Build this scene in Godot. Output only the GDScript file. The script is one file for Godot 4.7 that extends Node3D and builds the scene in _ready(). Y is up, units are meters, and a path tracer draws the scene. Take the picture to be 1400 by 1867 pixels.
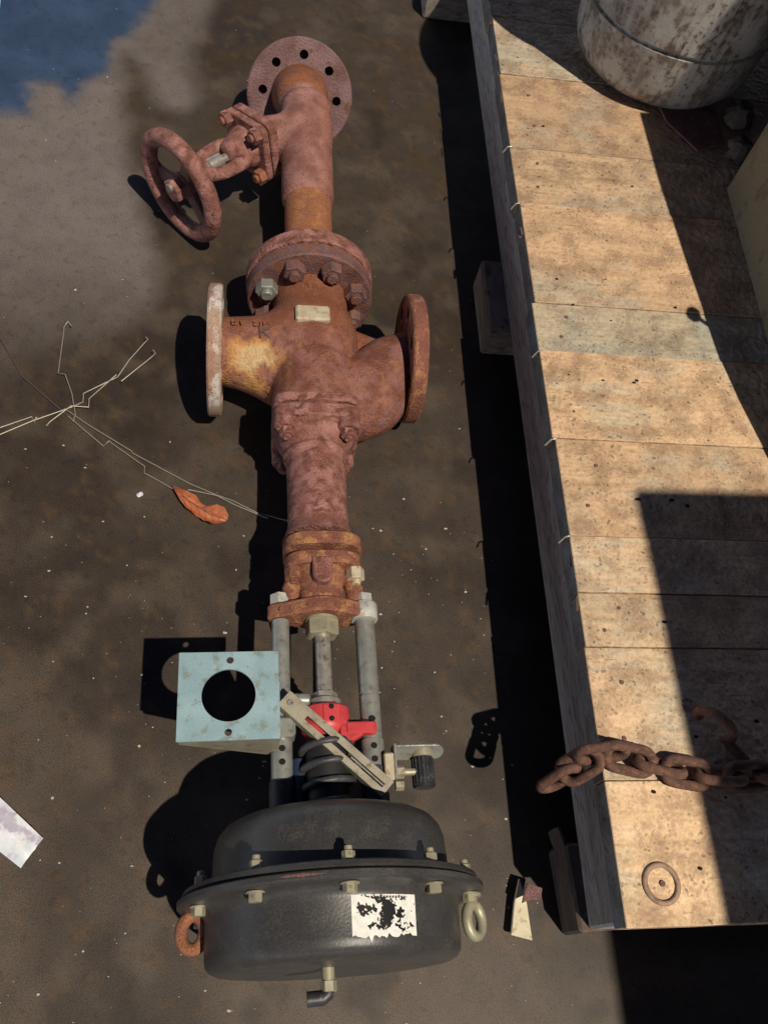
extends Node3D

const YAW := 0.0605          # the valve's axis against world z
const BR := 0.01             # turn of the bracket
const TILT := 0.0698         # rise of the axis towards the actuator
var M := {}                  # materials
var AX: Transform3D          # axis frame of the control valve, in the valve's own frame
var rng := RandomNumberGenerator.new()
var names := {}

# ---------------------------------------------------------------- scene tree helpers
func numbered(called: String) -> String:
	if not names.has(called):
		names[called] = 0
		return called
	names[called] += 1
	return "%s_%03d" % [called, names[called]]

func thing(called: String, label: String, category: String, at := Vector3.ZERO, turn := 0.0, group := "") -> Node3D:
	var o := Node3D.new()
	o.name = numbered(called)
	add_child(o)
	o.position = at
	o.rotation.y = turn
	tag(o, label, category, group)
	return o

func tag(o: Node, label: String, category: String, group := "") -> void:
	o.set_meta("label", label)
	o.set_meta("category", category)
	if group != "":
		o.set_meta("group", group)

func put(called: String, mb: MB, m: Material, parent: Node = self) -> MeshInstance3D:
	var o := MeshInstance3D.new()
	o.name = numbered(called) if parent == self else called
	o.mesh = mb.done(m)
	parent.add_child(o, true)
	return o

func again(src: MeshInstance3D, t: Transform3D, parent: Node, called := "") -> MeshInstance3D:
	var o := MeshInstance3D.new()
	o.name = called if called != "" else String(src.name).rstrip("0123456789")
	o.mesh = src.mesh
	o.transform = t
	parent.add_child(o, true)
	return o

# ---------------------------------------------------------------- mesh builder
class MB:
	var v := PackedVector3Array()
	var n := PackedVector3Array()
	var c := PackedColorArray()
	var uv := PackedVector2Array()
	var col := Color.WHITE
	var has_col := false
	func tri(a: Vector3, b: Vector3, d: Vector3, na: Vector3, nb: Vector3, nd: Vector3, ua := Vector2.ZERO, ub := Vector2.ZERO, ud := Vector2.ZERO) -> void:
		var g := (b - a).cross(d - a)
		if g.length_squared() < 1e-20:
			return
		if g.dot(na + nb + nd) > 0.0:
			v.append_array([a, d, b]); n.append_array([na, nd, nb]); uv.append_array([ua, ud, ub])
		else:
			v.append_array([a, b, d]); n.append_array([na, nb, nd]); uv.append_array([ua, ub, ud])
		c.append_array([col, col, col])
	func quad(a: Vector3, b: Vector3, d: Vector3, e: Vector3, nn: Vector3) -> void:
		tri(a, b, d, nn, nn, nn, Vector2(0, 0), Vector2(1, 0), Vector2(1, 1))
		tri(a, d, e, nn, nn, nn, Vector2(0, 0), Vector2(1, 1), Vector2(0, 1))
	# profile of (place along z, radius) turned round z
	func lathe(t: Transform3D, prof: Array, seg := 48) -> void:
		var cnt := prof.size()
		var sn := []
		for i in cnt - 1:
			var dz: float = prof[i + 1].x - prof[i].x
			var dr: float = prof[i + 1].y - prof[i].y
			sn.append(Vector2(-dr, dz).normalized())   # (along z, radial)
		for i in cnt - 1:
			var n0: Vector2 = sn[i]
			var n1: Vector2 = sn[i]
			if i > 0 and sn[i - 1].dot(sn[i]) > 0.72:
				n0 = (sn[i - 1] + sn[i]).normalized()
			if i < cnt - 2 and sn[i + 1].dot(sn[i]) > 0.72:
				n1 = (sn[i + 1] + sn[i]).normalized()
			for k in seg:
				var a0 := TAU * k / seg
				var a1 := TAU * (k + 1) / seg
				var d0 := Vector3(cos(a0), sin(a0), 0)
				var d1 := Vector3(cos(a1), sin(a1), 0)
				var z0 := Vector3(0, 0, prof[i].x)
				var z1 := Vector3(0, 0, prof[i + 1].x)
				var p00: Vector3 = t * (d0 * prof[i].y + z0)
				var p10: Vector3 = t * (d1 * prof[i].y + z0)
				var p01: Vector3 = t * (d0 * prof[i + 1].y + z1)
				var p11: Vector3 = t * (d1 * prof[i + 1].y + z1)
				var b := t.basis
				var m00 := (b * (d0 * n0.y + Vector3(0, 0, n0.x))).normalized()
				var m10 := (b * (d1 * n0.y + Vector3(0, 0, n0.x))).normalized()
				var m01 := (b * (d0 * n1.y + Vector3(0, 0, n1.x))).normalized()
				var m11 := (b * (d1 * n1.y + Vector3(0, 0, n1.x))).normalized()
				tri(p00, p10, p11, m00, m10, m11)
				tri(p00, p11, p01, m00, m11, m01)
	func cyl(t: Transform3D, r: float, z0: float, z1: float, bev := 0.001, seg := 24) -> void:
		lathe(t, [Vector2(z0, 0), Vector2(z0, r - bev), Vector2(z0 + bev, r), Vector2(z1 - bev, r), Vector2(z1, r - bev), Vector2(z1, 0)], seg)
	# hexagon prism along z with turned corners
	func hexa(t: Transform3D, af: float, z0: float, z1: float) -> void:
		var rc := af / sqrt(3.0)
		var b := rc * 0.12
		for k in 6:
			var a0 := TAU * k / 6
			var a1 := TAU * (k + 1) / 6
			var d0 := Vector3(cos(a0), sin(a0), 0)
			var d1 := Vector3(cos(a1), sin(a1), 0)
			var m := (d0 + d1).normalized()
			var zb := Vector3(0, 0, z0)
			var zt := Vector3(0, 0, z1 - b * 0.6)
			var ze := Vector3(0, 0, z1)
			var q := t.basis
			quad(t * (d0 * rc + zb), t * (d1 * rc + zb), t * (d1 * rc + zt), t * (d0 * rc + zt), (q * m).normalized())
			quad(t * (d0 * rc + zt), t * (d1 * rc + zt), t * (d1 * (rc - b) + ze), t * (d0 * (rc - b) + ze), (q * (m + Vector3(0, 0, 1.2))).normalized())
			var up := (q * Vector3(0, 0, 1)).normalized()
			tri(t * ze, t * (d0 * (rc - b) + ze), t * (d1 * (rc - b) + ze), up, up, up)
			tri(t * zb, t * (d0 * rc + zb), t * (d1 * rc + zb), -up, -up, -up)
	# box with chamfered edges, centred
	func box(t: Transform3D, size: Vector3, bev := 0.002) -> void:
		var h := size * 0.5
		bev = min(bev, min(h.x, min(h.y, h.z)) * 0.9)
		var q := t.basis
		for ax in 3:
			var i := (ax + 1) % 3
			var j := (ax + 2) % 3
			for s in [-1.0, 1.0]:
				var f := []
				for e in [[-1, -1], [1, -1], [1, 1], [-1, 1]]:
					var p := Vector3.ZERO
					p[ax] = s * h[ax]
					p[i] = e[0] * (h[i] - bev)
					p[j] = e[1] * (h[j] - bev)
					f.append(t * p)
				var nn := Vector3.ZERO
				nn[ax] = s
				quad(f[0], f[1], f[2], f[3], (q * nn).normalized())
			for si in [-1.0, 1.0]:
				for sj in [-1.0, 1.0]:
					var f2 := []
					for e in [[0, -1], [0, 1], [1, 1], [1, -1]]:
						var p2 := Vector3.ZERO
						p2[ax] = e[1] * (h[ax] - bev)
						p2[i] = si * (h[i] - (bev if e[0] == 1 else 0.0))
						p2[j] = sj * (h[j] - (0.0 if e[0] == 1 else bev))
						f2.append(t * p2)
					var n2 := Vector3.ZERO
					n2[i] = si
					n2[j] = sj
					quad(f2[0], f2[1], f2[2], f2[3], (q * n2).normalized())
		for sx in [-1.0, 1.0]:
			for sy in [-1.0, 1.0]:
				for sz in [-1.0, 1.0]:
					var s3 := Vector3(sx, sy, sz)
					var nn3 := (q * s3).normalized()
					tri(t * (s3 * Vector3(h.x, h.y - bev, h.z - bev)), t * (s3 * Vector3(h.x - bev, h.y, h.z - bev)), t * (s3 * Vector3(h.x - bev, h.y - bev, h.z)), nn3, nn3, nn3)
	# polygon in x,y pushed along z, chamfered towards its centre
	func extrude(t: Transform3D, poly: PackedVector2Array, z0: float, z1: float, bev := 0.0015, smooth := false) -> void:
		var mid := Vector2.ZERO
		for p in poly:
			mid += p
		mid /= poly.size()
		var inner := PackedVector2Array()
		for p in poly:
			var d := p - mid
			inner.append(mid + d * max(0.0, 1.0 - bev / max(d.length(), 0.0001)))
		var q := t.basis
		var tr := Geometry2D.triangulate_polygon(inner)
		for s in [0, 1]:
			var nn := (q * Vector3(0, 0, 1 if s == 1 else -1)).normalized()
			var z := z1 if s == 1 else z0
			for k in range(0, tr.size(), 3):
				tri(t * Vector3(inner[tr[k]].x, inner[tr[k]].y, z), t * Vector3(inner[tr[k + 1]].x, inner[tr[k + 1]].y, z), t * Vector3(inner[tr[k + 2]].x, inner[tr[k + 2]].y, z), nn, nn, nn)
		var area := 0.0
		var cnt := poly.size()
		for k in cnt:
			area += poly[k].cross(poly[(k + 1) % cnt])
		var sg := 1.0 if area > 0.0 else -1.0
		for k in cnt:
			var k1 := (k + 1) % cnt
			var e := (poly[k1] - poly[k]).normalized()
			var o := Vector2(e.y, -e.x) * sg
			var e0 := (poly[k] - poly[(k + cnt - 1) % cnt]).normalized()
			var e2 := (poly[(k1 + 1) % cnt] - poly[k1]).normalized()
			var oa := o
			var ob := o
			if smooth:
				oa = (o + Vector2(e0.y, -e0.x) * sg).normalized()
				ob = (o + Vector2(e2.y, -e2.x) * sg).normalized()
			var na := (q * Vector3(oa.x, oa.y, 0)).normalized()
			var nb := (q * Vector3(ob.x, ob.y, 0)).normalized()
			var A := t * Vector3(poly[k].x, poly[k].y, z0 + bev)
			var B := t * Vector3(poly[k1].x, poly[k1].y, z0 + bev)
			var C := t * Vector3(poly[k1].x, poly[k1].y, z1 - bev)
			var D := t * Vector3(poly[k].x, poly[k].y, z1 - bev)
			tri(A, B, C, na, nb, nb)
			tri(A, C, D, na, nb, na)
			var up := (q * Vector3(o.x, o.y, 1)).normalized()
			var dn := (q * Vector3(o.x, o.y, -1)).normalized()
			quad(D, C, t * Vector3(inner[k1].x, inner[k1].y, z1), t * Vector3(inner[k].x, inner[k].y, z1), up)
			quad(A, B, t * Vector3(inner[k1].x, inner[k1].y, z0), t * Vector3(inner[k].x, inner[k].y, z0), dn)
	# round bar along points; r may be one radius or one per point
	func tube(pts: PackedVector3Array, r, seg := 10, closed := false, flat := 1.0) -> void:
		var cnt := pts.size()
		var rings := []
		var nor := Vector3.UP
		for i in cnt:
			var d: Vector3
			if closed:
				d = pts[(i + 1) % cnt] - pts[(i + cnt - 1) % cnt]
			else:
				d = pts[min(i + 1, cnt - 1)] - pts[max(i - 1, 0)]
			d = d.normalized()
			nor = nor - d * nor.dot(d)
			if nor.length() < 0.05:
				nor = Vector3.RIGHT - d * d.x
			nor = nor.normalized()
			var bi := d.cross(nor)
			var rr: float = r[i] if r is Array else r
			var ring := []
			for k in seg:
				var a := TAU * k / seg
				ring.append([pts[i] + nor * cos(a) * rr * flat + bi * sin(a) * rr, (nor * cos(a) + bi * sin(a)).normalized()])
			rings.append([ring, d])
		var last := cnt if closed else cnt - 1
		for i in last:
			var ra = rings[i][0]
			var rb = rings[(i + 1) % cnt][0]
			for k in seg:
				var k1 := (k + 1) % seg
				tri(ra[k][0], ra[k1][0], rb[k1][0], ra[k][1], ra[k1][1], rb[k1][1])
				tri(ra[k][0], rb[k1][0], rb[k][0], ra[k][1], rb[k1][1], rb[k][1])
		if not closed:
			for s in [0, cnt - 1]:
				var rg = rings[s][0]
				var nn: Vector3 = rings[s][1] * (-1.0 if s == 0 else 1.0)
				for k in range(1, seg - 1):
					tri(rg[0][0], rg[k][0], rg[k + 1][0], nn, nn, nn)
	func done(m: Material) -> ArrayMesh:
		var a := []
		a.resize(Mesh.ARRAY_MAX)
		a[Mesh.ARRAY_VERTEX] = v
		a[Mesh.ARRAY_NORMAL] = n
		a[Mesh.ARRAY_TEX_UV] = uv
		if has_col:
			a[Mesh.ARRAY_COLOR] = c
		var am := ArrayMesh.new()
		am.add_surface_from_arrays(Mesh.PRIMITIVE_TRIANGLES, a)
		am.surface_set_material(0, m)
		return am

# ---------------------------------------------------------------- distance fields for the castings
func smin(a: float, b: float, k: float) -> float:
	var h: float = max(k - absf(a - b), 0.0) / k
	return min(a, b) - h * h * k * 0.25

func cone_d(p: Vector3, a: Vector3, b: Vector3, ra: float, rb: float) -> float:
	var ab := b - a
	var t: float = clampf((p - a).dot(ab) / ab.length_squared(), 0.0, 1.0)
	return p.distance_to(a + ab * t) - lerpf(ra, rb, t)

func rod_d(p: Vector3, a: Vector3, b: Vector3, r: float, rd: float) -> float:   # flat-ended bar with rounded edges
	var ab := b - a
	var L := ab.length()
	var u := ab / L
	var t := (p - a).dot(u)
	var q := Vector2((p - a - u * t).length() - r + rd, absf(t - L * 0.5) - L * 0.5 + rd)
	return Vector2(max(q.x, 0.0), max(q.y, 0.0)).length() + min(max(q.x, q.y), 0.0) - rd

func nets(f: Callable, lo: Vector3, hi: Vector3, h: float, colour: Callable, t: Transform3D) -> MB:
	var nx := int(ceil((hi.x - lo.x) / h)) + 1
	var ny := int(ceil((hi.y - lo.y) / h)) + 1
	var nz := int(ceil((hi.z - lo.z) / h)) + 1
	var g := PackedFloat32Array()
	g.resize(nx * ny * nz)
	g.fill(1.0)
	var B := 5
	for bz in range(0, nz, B):
		for by in range(0, ny, B):
			for bx in range(0, nx, B):
				var cc := lo + Vector3(bx + B * 0.5, by + B * 0.5, bz + B * 0.5) * h
				var dc: float = f.call(cc)
				if absf(dc) > h * B * 1.3:
					if dc < 0.0:
						for z in range(bz, min(bz + B, nz)):
							for y in range(by, min(by + B, ny)):
								for x in range(bx, min(bx + B, nx)):
									g[(z * ny + y) * nx + x] = dc
					continue
				for z in range(bz, min(bz + B, nz)):
					for y in range(by, min(by + B, ny)):
						for x in range(bx, min(bx + B, nx)):
							g[(z * ny + y) * nx + x] = f.call(lo + Vector3(x, y, z) * h)
	var cell := {}
	var P := PackedVector3Array()
	var off := [0, 1, nx, nx + 1, nx * ny, nx * ny + 1, nx * ny + nx, nx * ny + nx + 1]
	for z in nz - 1:
		for y in ny - 1:
			for x in nx - 1:
				var i := (z * ny + y) * nx + x
				var s := 0
				for k in 8:
					if g[i + off[k]] < 0.0:
						s += 1
				if s == 0 or s == 8:
					continue
				var acc := Vector3.ZERO
				var cnt := 0
				for e in [[0, 1], [2, 3], [4, 5], [6, 7], [0, 2], [1, 3], [4, 6], [5, 7], [0, 4], [1, 5], [2, 6], [3, 7]]:
					var va := g[i + off[e[0]]]
					var vb := g[i + off[e[1]]]
					if (va < 0.0) == (vb < 0.0):
						continue
					var tt := va / (va - vb)
					var pa := Vector3(e[0] & 1, (e[0] >> 1) & 1, e[0] >> 2)
					var pb := Vector3(e[1] & 1, (e[1] >> 1) & 1, e[1] >> 2)
					acc += pa.lerp(pb, tt)
					cnt += 1
				cell[i] = P.size()
				P.append(lo + (Vector3(x, y, z) + acc / cnt) * h)
	var N := PackedVector3Array()
	var C := PackedColorArray()
	var e3 := h * 0.6
	for p in P:
		var gr := Vector3(f.call(p + Vector3(e3, 0, 0)) - f.call(p - Vector3(e3, 0, 0)), f.call(p + Vector3(0, e3, 0)) - f.call(p - Vector3(0, e3, 0)), f.call(p + Vector3(0, 0, e3)) - f.call(p - Vector3(0, 0, e3))).normalized()
		N.append((t.basis * gr).normalized())
		C.append(colour.call(p))
	var mb := MB.new()
	mb.has_col = true
	var st := [1, nx, nx * ny]
	for i in cell:
		for ax in 3:
			var s1: int = st[(ax + 1) % 3]
			var s2: int = st[(ax + 2) % 3]
			if (g[i] < 0.0) == (g[i + st[ax]] < 0.0):
				continue
			if not (cell.has(i - s1) and cell.has(i - s2) and cell.has(i - s1 - s2)):
				continue
			var q := [cell[i], cell[i - s1], cell[i - s1 - s2], cell[i - s2]]
			for tr in [[0, 1, 2], [0, 2, 3]]:
				var ia: int = q[tr[0]]
				var ib: int = q[tr[1]]
				var ic: int = q[tr[2]]
				var before := mb.v.size()
				mb.tri(t * P[ia], t * P[ib], t * P[ic], N[ia], N[ib], N[ic])
				if mb.v.size() > before:
					var flipped: bool = mb.v[before + 1] == t * P[ic]
					mb.c[before] = C[ia]
					mb.c[before + 1] = C[ic] if flipped else C[ib]
					mb.c[before + 2] = C[ib] if flipped else C[ic]
	return mb

# ---------------------------------------------------------------- materials
func fnl(sd: int, freq: float, oct := 4, type := FastNoiseLite.TYPE_SIMPLEX_SMOOTH) -> FastNoiseLite:
	var f := FastNoiseLite.new()
	f.seed = sd
	f.noise_type = type
	f.frequency = freq
	f.fractal_octaves = oct
	return f

# noise as bytes, stretched to the full range
func nb(sd: int, freq: float, size: int, oct := 4) -> PackedByteArray:
	var im := fnl(sd, freq, oct).get_seamless_image(size, size, false, false, 0.12, true)
	im.convert(Image.FORMAT_L8)
	return im.get_data()

# colour mix: base to second by noise, speckles of a third, fine grain. Colours are given linear
func blotch(sd: int, size: int, c0: Color, c1: Color, c2: Color, f1: float, f2: float, cut: float, grain: float, pits := 0.0, speck := .3) -> ImageTexture:
	var a := nb(sd, f1, size)
	var b := nb(sd + 1, f2, size, 6)
	var d := nb(sd + 2, 0.2, size, 3)
	var r2 := RandomNumberGenerator.new()
	r2.seed = sd
	var out := PackedByteArray()
	out.resize(size * size * 3)
	for i in size * size:
		var dd := d[i] / 255.0
		var t := smoothstep(0.2, 0.8, a[i] / 255.0 + (dd - .5) * .25)
		var w := smoothstep(cut - .04, cut + 0.2, b[i] / 255.0 + (dd - .5) * speck)
		var g := 1.0 + grain * (dd - 0.5) * 1.7 + grain * (r2.randf() - .5) * .55
		if pits > 0.0 and dd < .27:
			g *= 1.0 - pits * smoothstep(.27, .15, dd)
		var c := c0.lerp(c1, t).lerp(c2, w)
		c = Color(c.r * g, c.g * g, c.b * g).clamp().linear_to_srgb()
		out[i * 3] = int(c.r * 255.0)
		out[i * 3 + 1] = int(c.g * 255.0)
		out[i * 3 + 2] = int(c.b * 255.0)
	var im := Image.create_from_data(size, size, false, Image.FORMAT_RGB8, out)
	im.generate_mipmaps()
	return ImageTexture.create_from_image(im)

# bytes of noise stretched along x
func streaks(sd: int, size: int, freq: float, stretch: int) -> PackedByteArray:
	var im := fnl(sd, freq, 4).get_seamless_image(size / stretch, size, false, false, .12, true)
	im.convert(Image.FORMAT_L8)
	im.resize(size, size, Image.INTERPOLATE_CUBIC)
	return im.get_data()

# weathered board: long grain, mottled dirt, dark specks
func timber(sd: int, size: int) -> ImageTexture:
	var g1 := streaks(sd, size, .03, 16)
	var g2 := streaks(sd + 1, size, .11, 24)
	var g3 := streaks(sd + 5, size, .16, 20)
	var m1 := nb(sd + 2, .0035, size, 4)
	var m2 := nb(sd + 3, .016, size, 5)
	var sp := nb(sd + 4, .085, size, 4)
	var r2 := RandomNumberGenerator.new()
	r2.seed = sd
	var out := PackedByteArray()
	out.resize(size * size * 3)
	var c := Color(.73, .515, .315)
	var worn := Color(.55, .48, .355)
	var brown := Color(.37, .245, .155)
	for i in size * size:
		var fine := sp[i] / 255.0
		var big := m1[i] / 255.0
		var mid := m2[i] / 255.0
		var s1 := g1[i] / 255.0
		var s2 := g2[i] / 255.0
		var k := 1.0 + (s1 - .5) * .36 + (s2 - .5) * .46 + (fine - .5) * .4 + (r2.randf() - .5) * .3
		var q := c.lerp(worn, smoothstep(.42, .8, big + (s1 - .5) * .4) * .85)
		q = q.lerp(brown, smoothstep(.42, .8, mid + (fine - .5) * .9 + (s2 - .5) * .5) * .76)
		k *= 1.0 - .6 * smoothstep(.36, .16, fine) * smoothstep(.25, .6, mid + (s1 - .5) * .3)
		if g3[i] < 30:
			k *= .58                                # splits along the grain
		q = Color(q.r * k, q.g * k, q.b * k).clamp().linear_to_srgb()
		out[i * 3] = int(q.r * 255.0)
		out[i * 3 + 1] = int(q.g * 255.0)
		out[i * 3 + 2] = int(q.b * 255.0)
	var im := Image.create_from_data(size, size, false, Image.FORMAT_RGB8, out)
	im.generate_mipmaps()
	return ImageTexture.create_from_image(im)

# dirty white plastic: smears that run down, and clusters of brown spatter
func grime(sd: int, size: int) -> ImageTexture:
	var a := nb(sd, .007, size, 4)
	var b := nb(sd + 1, .045, size, 4)
	var d := nb(sd + 2, .16, size, 3)
	var im0 := Image.create_from_data(size, size, false, Image.FORMAT_L8, streaks(sd + 3, size, .035, 5))
	im0.rotate_90(CLOCKWISE)
	var r := im0.get_data()
	var out := PackedByteArray()
	out.resize(size * size * 3)
	for i in size * size:
		var big := a[i] / 255.0
		var run := r[i] / 255.0
		var dd := d[i] / 255.0
		var c := Color(.42, .41, .37).lerp(Color(.15, .135, .11), smoothstep(.35, .75, big * .6 + run * .4))
		var spot := b[i] / 255.0 * .55 + big * .35 + run * .25 + (dd - .5) * .22
		c = c.lerp(Color(.1, .062, .044), smoothstep(.58, .72, spot))
		c = c * (1.0 + (dd - .5) * .35)
		c = c.clamp().linear_to_srgb()
		out[i * 3] = int(c.r * 255.0)
		out[i * 3 + 1] = int(c.g * 255.0)
		out[i * 3 + 2] = int(c.b * 255.0)
	var im := Image.create_from_data(size, size, false, Image.FORMAT_RGB8, out)
	im.generate_mipmaps()
	return ImageTexture.create_from_image(im)

func bumps(sd: int, freq: float, strength: float, size := 512, oct := 4) -> ImageTexture:
	var im := fnl(sd, freq, oct).get_seamless_image(size, size, false, false, 0.12, true)
	im.convert(Image.FORMAT_RGBA8)
	im.bump_map_to_normal_map(strength)
	return ImageTexture.create_from_image(im)

func mat(tex: Texture2D, scale, rough: float, metal := 0.0, bump: Texture2D = null, bs := 1.0, spec := 0.5) -> StandardMaterial3D:
	var m := StandardMaterial3D.new()
	m.albedo_texture = tex
	m.uv1_triplanar = true
	m.uv1_scale = scale if scale is Vector3 else Vector3.ONE * scale
	m.roughness = rough
	m.metallic = metal
	m.metallic_specular = spec
	if bump:
		m.normal_enabled = true
		m.normal_texture = bump
		m.normal_scale = bs
	return m

func lin(r: float, g: float, b: float) -> Color:
	return Color(r, g, b)

func plain(r: float, g: float, b: float, rough: float, metal := 0.0) -> StandardMaterial3D:
	var m := StandardMaterial3D.new()
	m.albedo_color = Color(r, g, b).linear_to_srgb()
	m.roughness = rough
	m.metallic = metal
	return m

func make_materials() -> void:
	var cast_bump := bumps(11, 0.09, 6.0)
	var fine_bump := bumps(12, 0.16, 2.0)
	var rust := blotch(20, 512, lin(.20, .072, .052), lin(.35, .168, .145), lin(.12, .042, .028), .014, .022, .55, .5, .42, .5)
	M.rust = mat(rust, 5.0, .8, 0.0, cast_bump, .8)
	M.rust_dark = mat(blotch(24, 256, lin(.105, .05, .045), lin(.18, .095, .09), lin(.2, .068, .028), .02, .03, .6, .4, .35), 7.0, .7, 0.0, cast_bump, .8)
	M.rust_orange = mat(blotch(28, 256, lin(.28, .105, .042), lin(.22, .085, .05), lin(.33, .15, .06), .02, .03, .58, .42, .3), 6.0, .85, 0.0, cast_bump, .7)
	M.flange_dusty = mat(blotch(30, 256, lin(.145, .078, .08), lin(.205, .12, .122), lin(.12, .055, .045), .012, .02, .62, .25, .2), 5.0, .85, 0.0, cast_bump, .6)
	M.rust_brown = mat(blotch(26, 256, lin(.235, .09, .055), lin(.16, .055, .036), lin(.36, .17, .07), .02, .03, .58, .42, .35), 6.0, .82, 0.0, cast_bump, .7)
	M.body = mat(blotch(32, 512, lin(.82, .82, .82), lin(1, 1, 1), lin(.62, .56, .54), .02, .04, .62, .46, .3), 5.0, .78, 0.0, cast_bump, .8)
	M.body.vertex_color_use_as_albedo = true
	M.flange_pale = mat(blotch(36, 256, lin(.27, .13, .085), lin(.38, .27, .19), lin(.58, .55, .5), .014, .012, .55, .35, .3), 8.0, .65, 0.0, fine_bump, .5)
	M.pale = mat(blotch(40, 128, lin(.5, .45, .32), lin(.42, .36, .25), lin(.34, .2, .12), .03, .04, .66, .2), 12.0, .7)
	M.zinc = mat(blotch(44, 256, lin(.36, .36, .32), lin(.27, .28, .26), lin(.2, .17, .13), .02, .03, .66, .22), 9.0, .4, .45, fine_bump, .25)
	M.zinc_white = mat(blotch(48, 256, lin(.5, .5, .47), lin(.36, .37, .34), lin(.3, .2, .12), .02, .03, .68, .2), 9.0, .6, .1, fine_bump, .3)
	M.steel = mat(blotch(52, 128, lin(.5, .48, .43), lin(.36, .34, .3), lin(.2, .12, .08), .03, .05, .68, .2), 14.0, .32, .55, fine_bump, .2)
	M.brass = mat(blotch(56, 128, lin(.4, .37, .26), lin(.32, .3, .21), lin(.22, .18, .11), .03, .05, .7, .15), 14.0, .5, .35, fine_bump, .2)
	M.beige = mat(blotch(60, 256, lin(.36, .33, .25), lin(.3, .27, .2), lin(.2, .15, .09), .02, .04, .72, .18), 8.0, .5, .3, fine_bump, .2)
	M.blue = mat(blotch(64, 512, lin(.265, .39, .43), lin(.215, .33, .365), lin(.17, .21, .185), .008, .02, .68, .2, 0.0, .6), 5.0, .5, .0, fine_bump, .15)
	M.red = mat(blotch(68, 128, lin(.58, .055, .065), lin(.5, .045, .05), lin(.34, .04, .04), .03, .05, .74, .12), 10.0, .45)
	M.black = mat(blotch(72, 512, lin(.034, .033, .034), lin(.046, .044, .041), lin(.062, .057, .05), .008, .02, .62, .45, 0.0, .5), 4.0, .42, 0.0, fine_bump, .12)
	M.black_ring = mat(blotch(76, 256, lin(.03, .03, .036), lin(.05, .05, .056), lin(.1, .095, .09), .02, .05, .68, .3), 6.0, .5, 0.0, fine_bump, .15)
	M.rubber = plain(.012, .012, .013, .6)
	M.hole = plain(.004, .004, .004, .9)
	M.knob = mat(blotch(80, 128, lin(.02, .02, .022), lin(.035, .035, .04), lin(.1, .1, .1), .03, .06, .72, .3), 14.0, .45)
	M.chain = mat(blotch(84, 256, lin(.135, .066, .045), lin(.085, .042, .032), lin(.2, .095, .055), .03, .04, .6, .35, .3), 12.0, .85, 0.0, cast_bump, .9)
	M.old_ring = mat(blotch(86, 128, lin(.36, .25, .17), lin(.27, .18, .125), lin(.2, .1, .06), .03, .05, .62, .35), 14.0, .7)
	M.block_pale = mat(blotch(87, 256, lin(.3, .25, .2), lin(.22, .18, .14), lin(.14, .1, .08), .02, .03, .62, .3), Vector3(6, 12, 3), .85)
	M.wire = plain(.33, .3, .24, .45, .5)
	M.wire_dark = plain(.1, .07, .06, .6, .3)
	M.leaf = mat(blotch(88, 128, lin(.46, .15, .06), lin(.36, .095, .035), lin(.2, .05, .02), .03, .04, .66, .2), 10.0, .6)
	M.khaki = mat(blotch(92, 256, lin(.21, .17, .1), lin(.18, .145, .085), lin(.14, .1, .06), .01, .03, .68, .2), 3.0, .7, 0.0, fine_bump, .2)
	M.bucket = mat(grime(96, 640), Vector3(3.2, 2.6, 3.2), .5, 0.0, fine_bump, .2)
	M.blocker = mat(blotch(100, 128, lin(.12, .12, .11), lin(.1, .1, .09), lin(.15, .1, .07), .02, .03, .7, .15), 1.0, .6)
	M.card = mat(blotch(104, 128, lin(.16, .07, .065), lin(.12, .05, .05), lin(.2, .12, .1), .03, .05, .7, .2), 8.0, .9)
	M.stone = mat(blotch(108, 128, lin(.15, .12, .09), lin(.1, .08, .062), lin(.07, .05, .04), .04, .06, .6, .3), 14.0, .95, 0.0, cast_bump, 1.0)
	# timber: grain along x, five boards' worth of tone
	var grain_bump := bumps(120, 0.12, 2.5)
	var board := timber(200, 1024)
	for k in 8:
		var c0: Color = [lin(.84, .8, .76), lin(.74, .7, .67), lin(.62, .72, .8), lin(1, .98, .94), lin(.62, .58, .56), lin(.9, .88, .86), lin(.7, .72, .74), lin(.66, .64, .63)][k]
		M["wood%d" % k] = mat(board, 1.25, .8, 0.0, grain_bump, .5)
		M["wood%d" % k].albedo_color = c0.linear_to_srgb()
		M["wood%d" % k].uv1_offset = Vector3(k * .37, 0, k * .23)
		M["wood%d" % k].vertex_color_use_as_albedo = true
	M.stringer = mat(blotch(160, 512, lin(.45, .42, .39), lin(.35, .325, .3), lin(.22, .195, .17), .012, .03, .6, .2, .2), Vector3(7, 9, 2), .85, 0.0, grain_bump, .6)
	M.block = mat(blotch(164, 256, lin(.11, .08, .06), lin(.075, .055, .045), lin(.17, .12, .085), .02, .03, .64, .3), Vector3(6, 12, 3), .85, 0.0, grain_bump, .7)
	M.splinter = mat(blotch(168, 128, lin(.72, .66, .48), lin(.62, .55, .38), lin(.42, .32, .2), .02, .05, .7, .12), 10.0, .8)
	# concrete: vertex colours carry stains and painted reflections, the texture the grit
	M.floor = mat(blotch(172, 1024, lin(.82, .82, .82), lin(1, .99, .98), lin(.7, .68, .66), .007, .02, .64, .85, .3), 2.6, .5, 0.0, bumps(180, 0.24, 1.6, 1024), .13, .4)
	M.floor.vertex_color_use_as_albedo = true
	M.floor.albedo_color = Color(.965, .93, .885)
	M.speck = plain(.42, .38, .32, .85)
	M.packet = mat(blotch(184, 128, lin(.74, .76, .78), lin(.5, .58, .66), lin(.42, .36, .48), .02, .03, .56, .1), 9.0, .25)
	M.sheet = plain(.35, .62, .85, .4)

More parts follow.
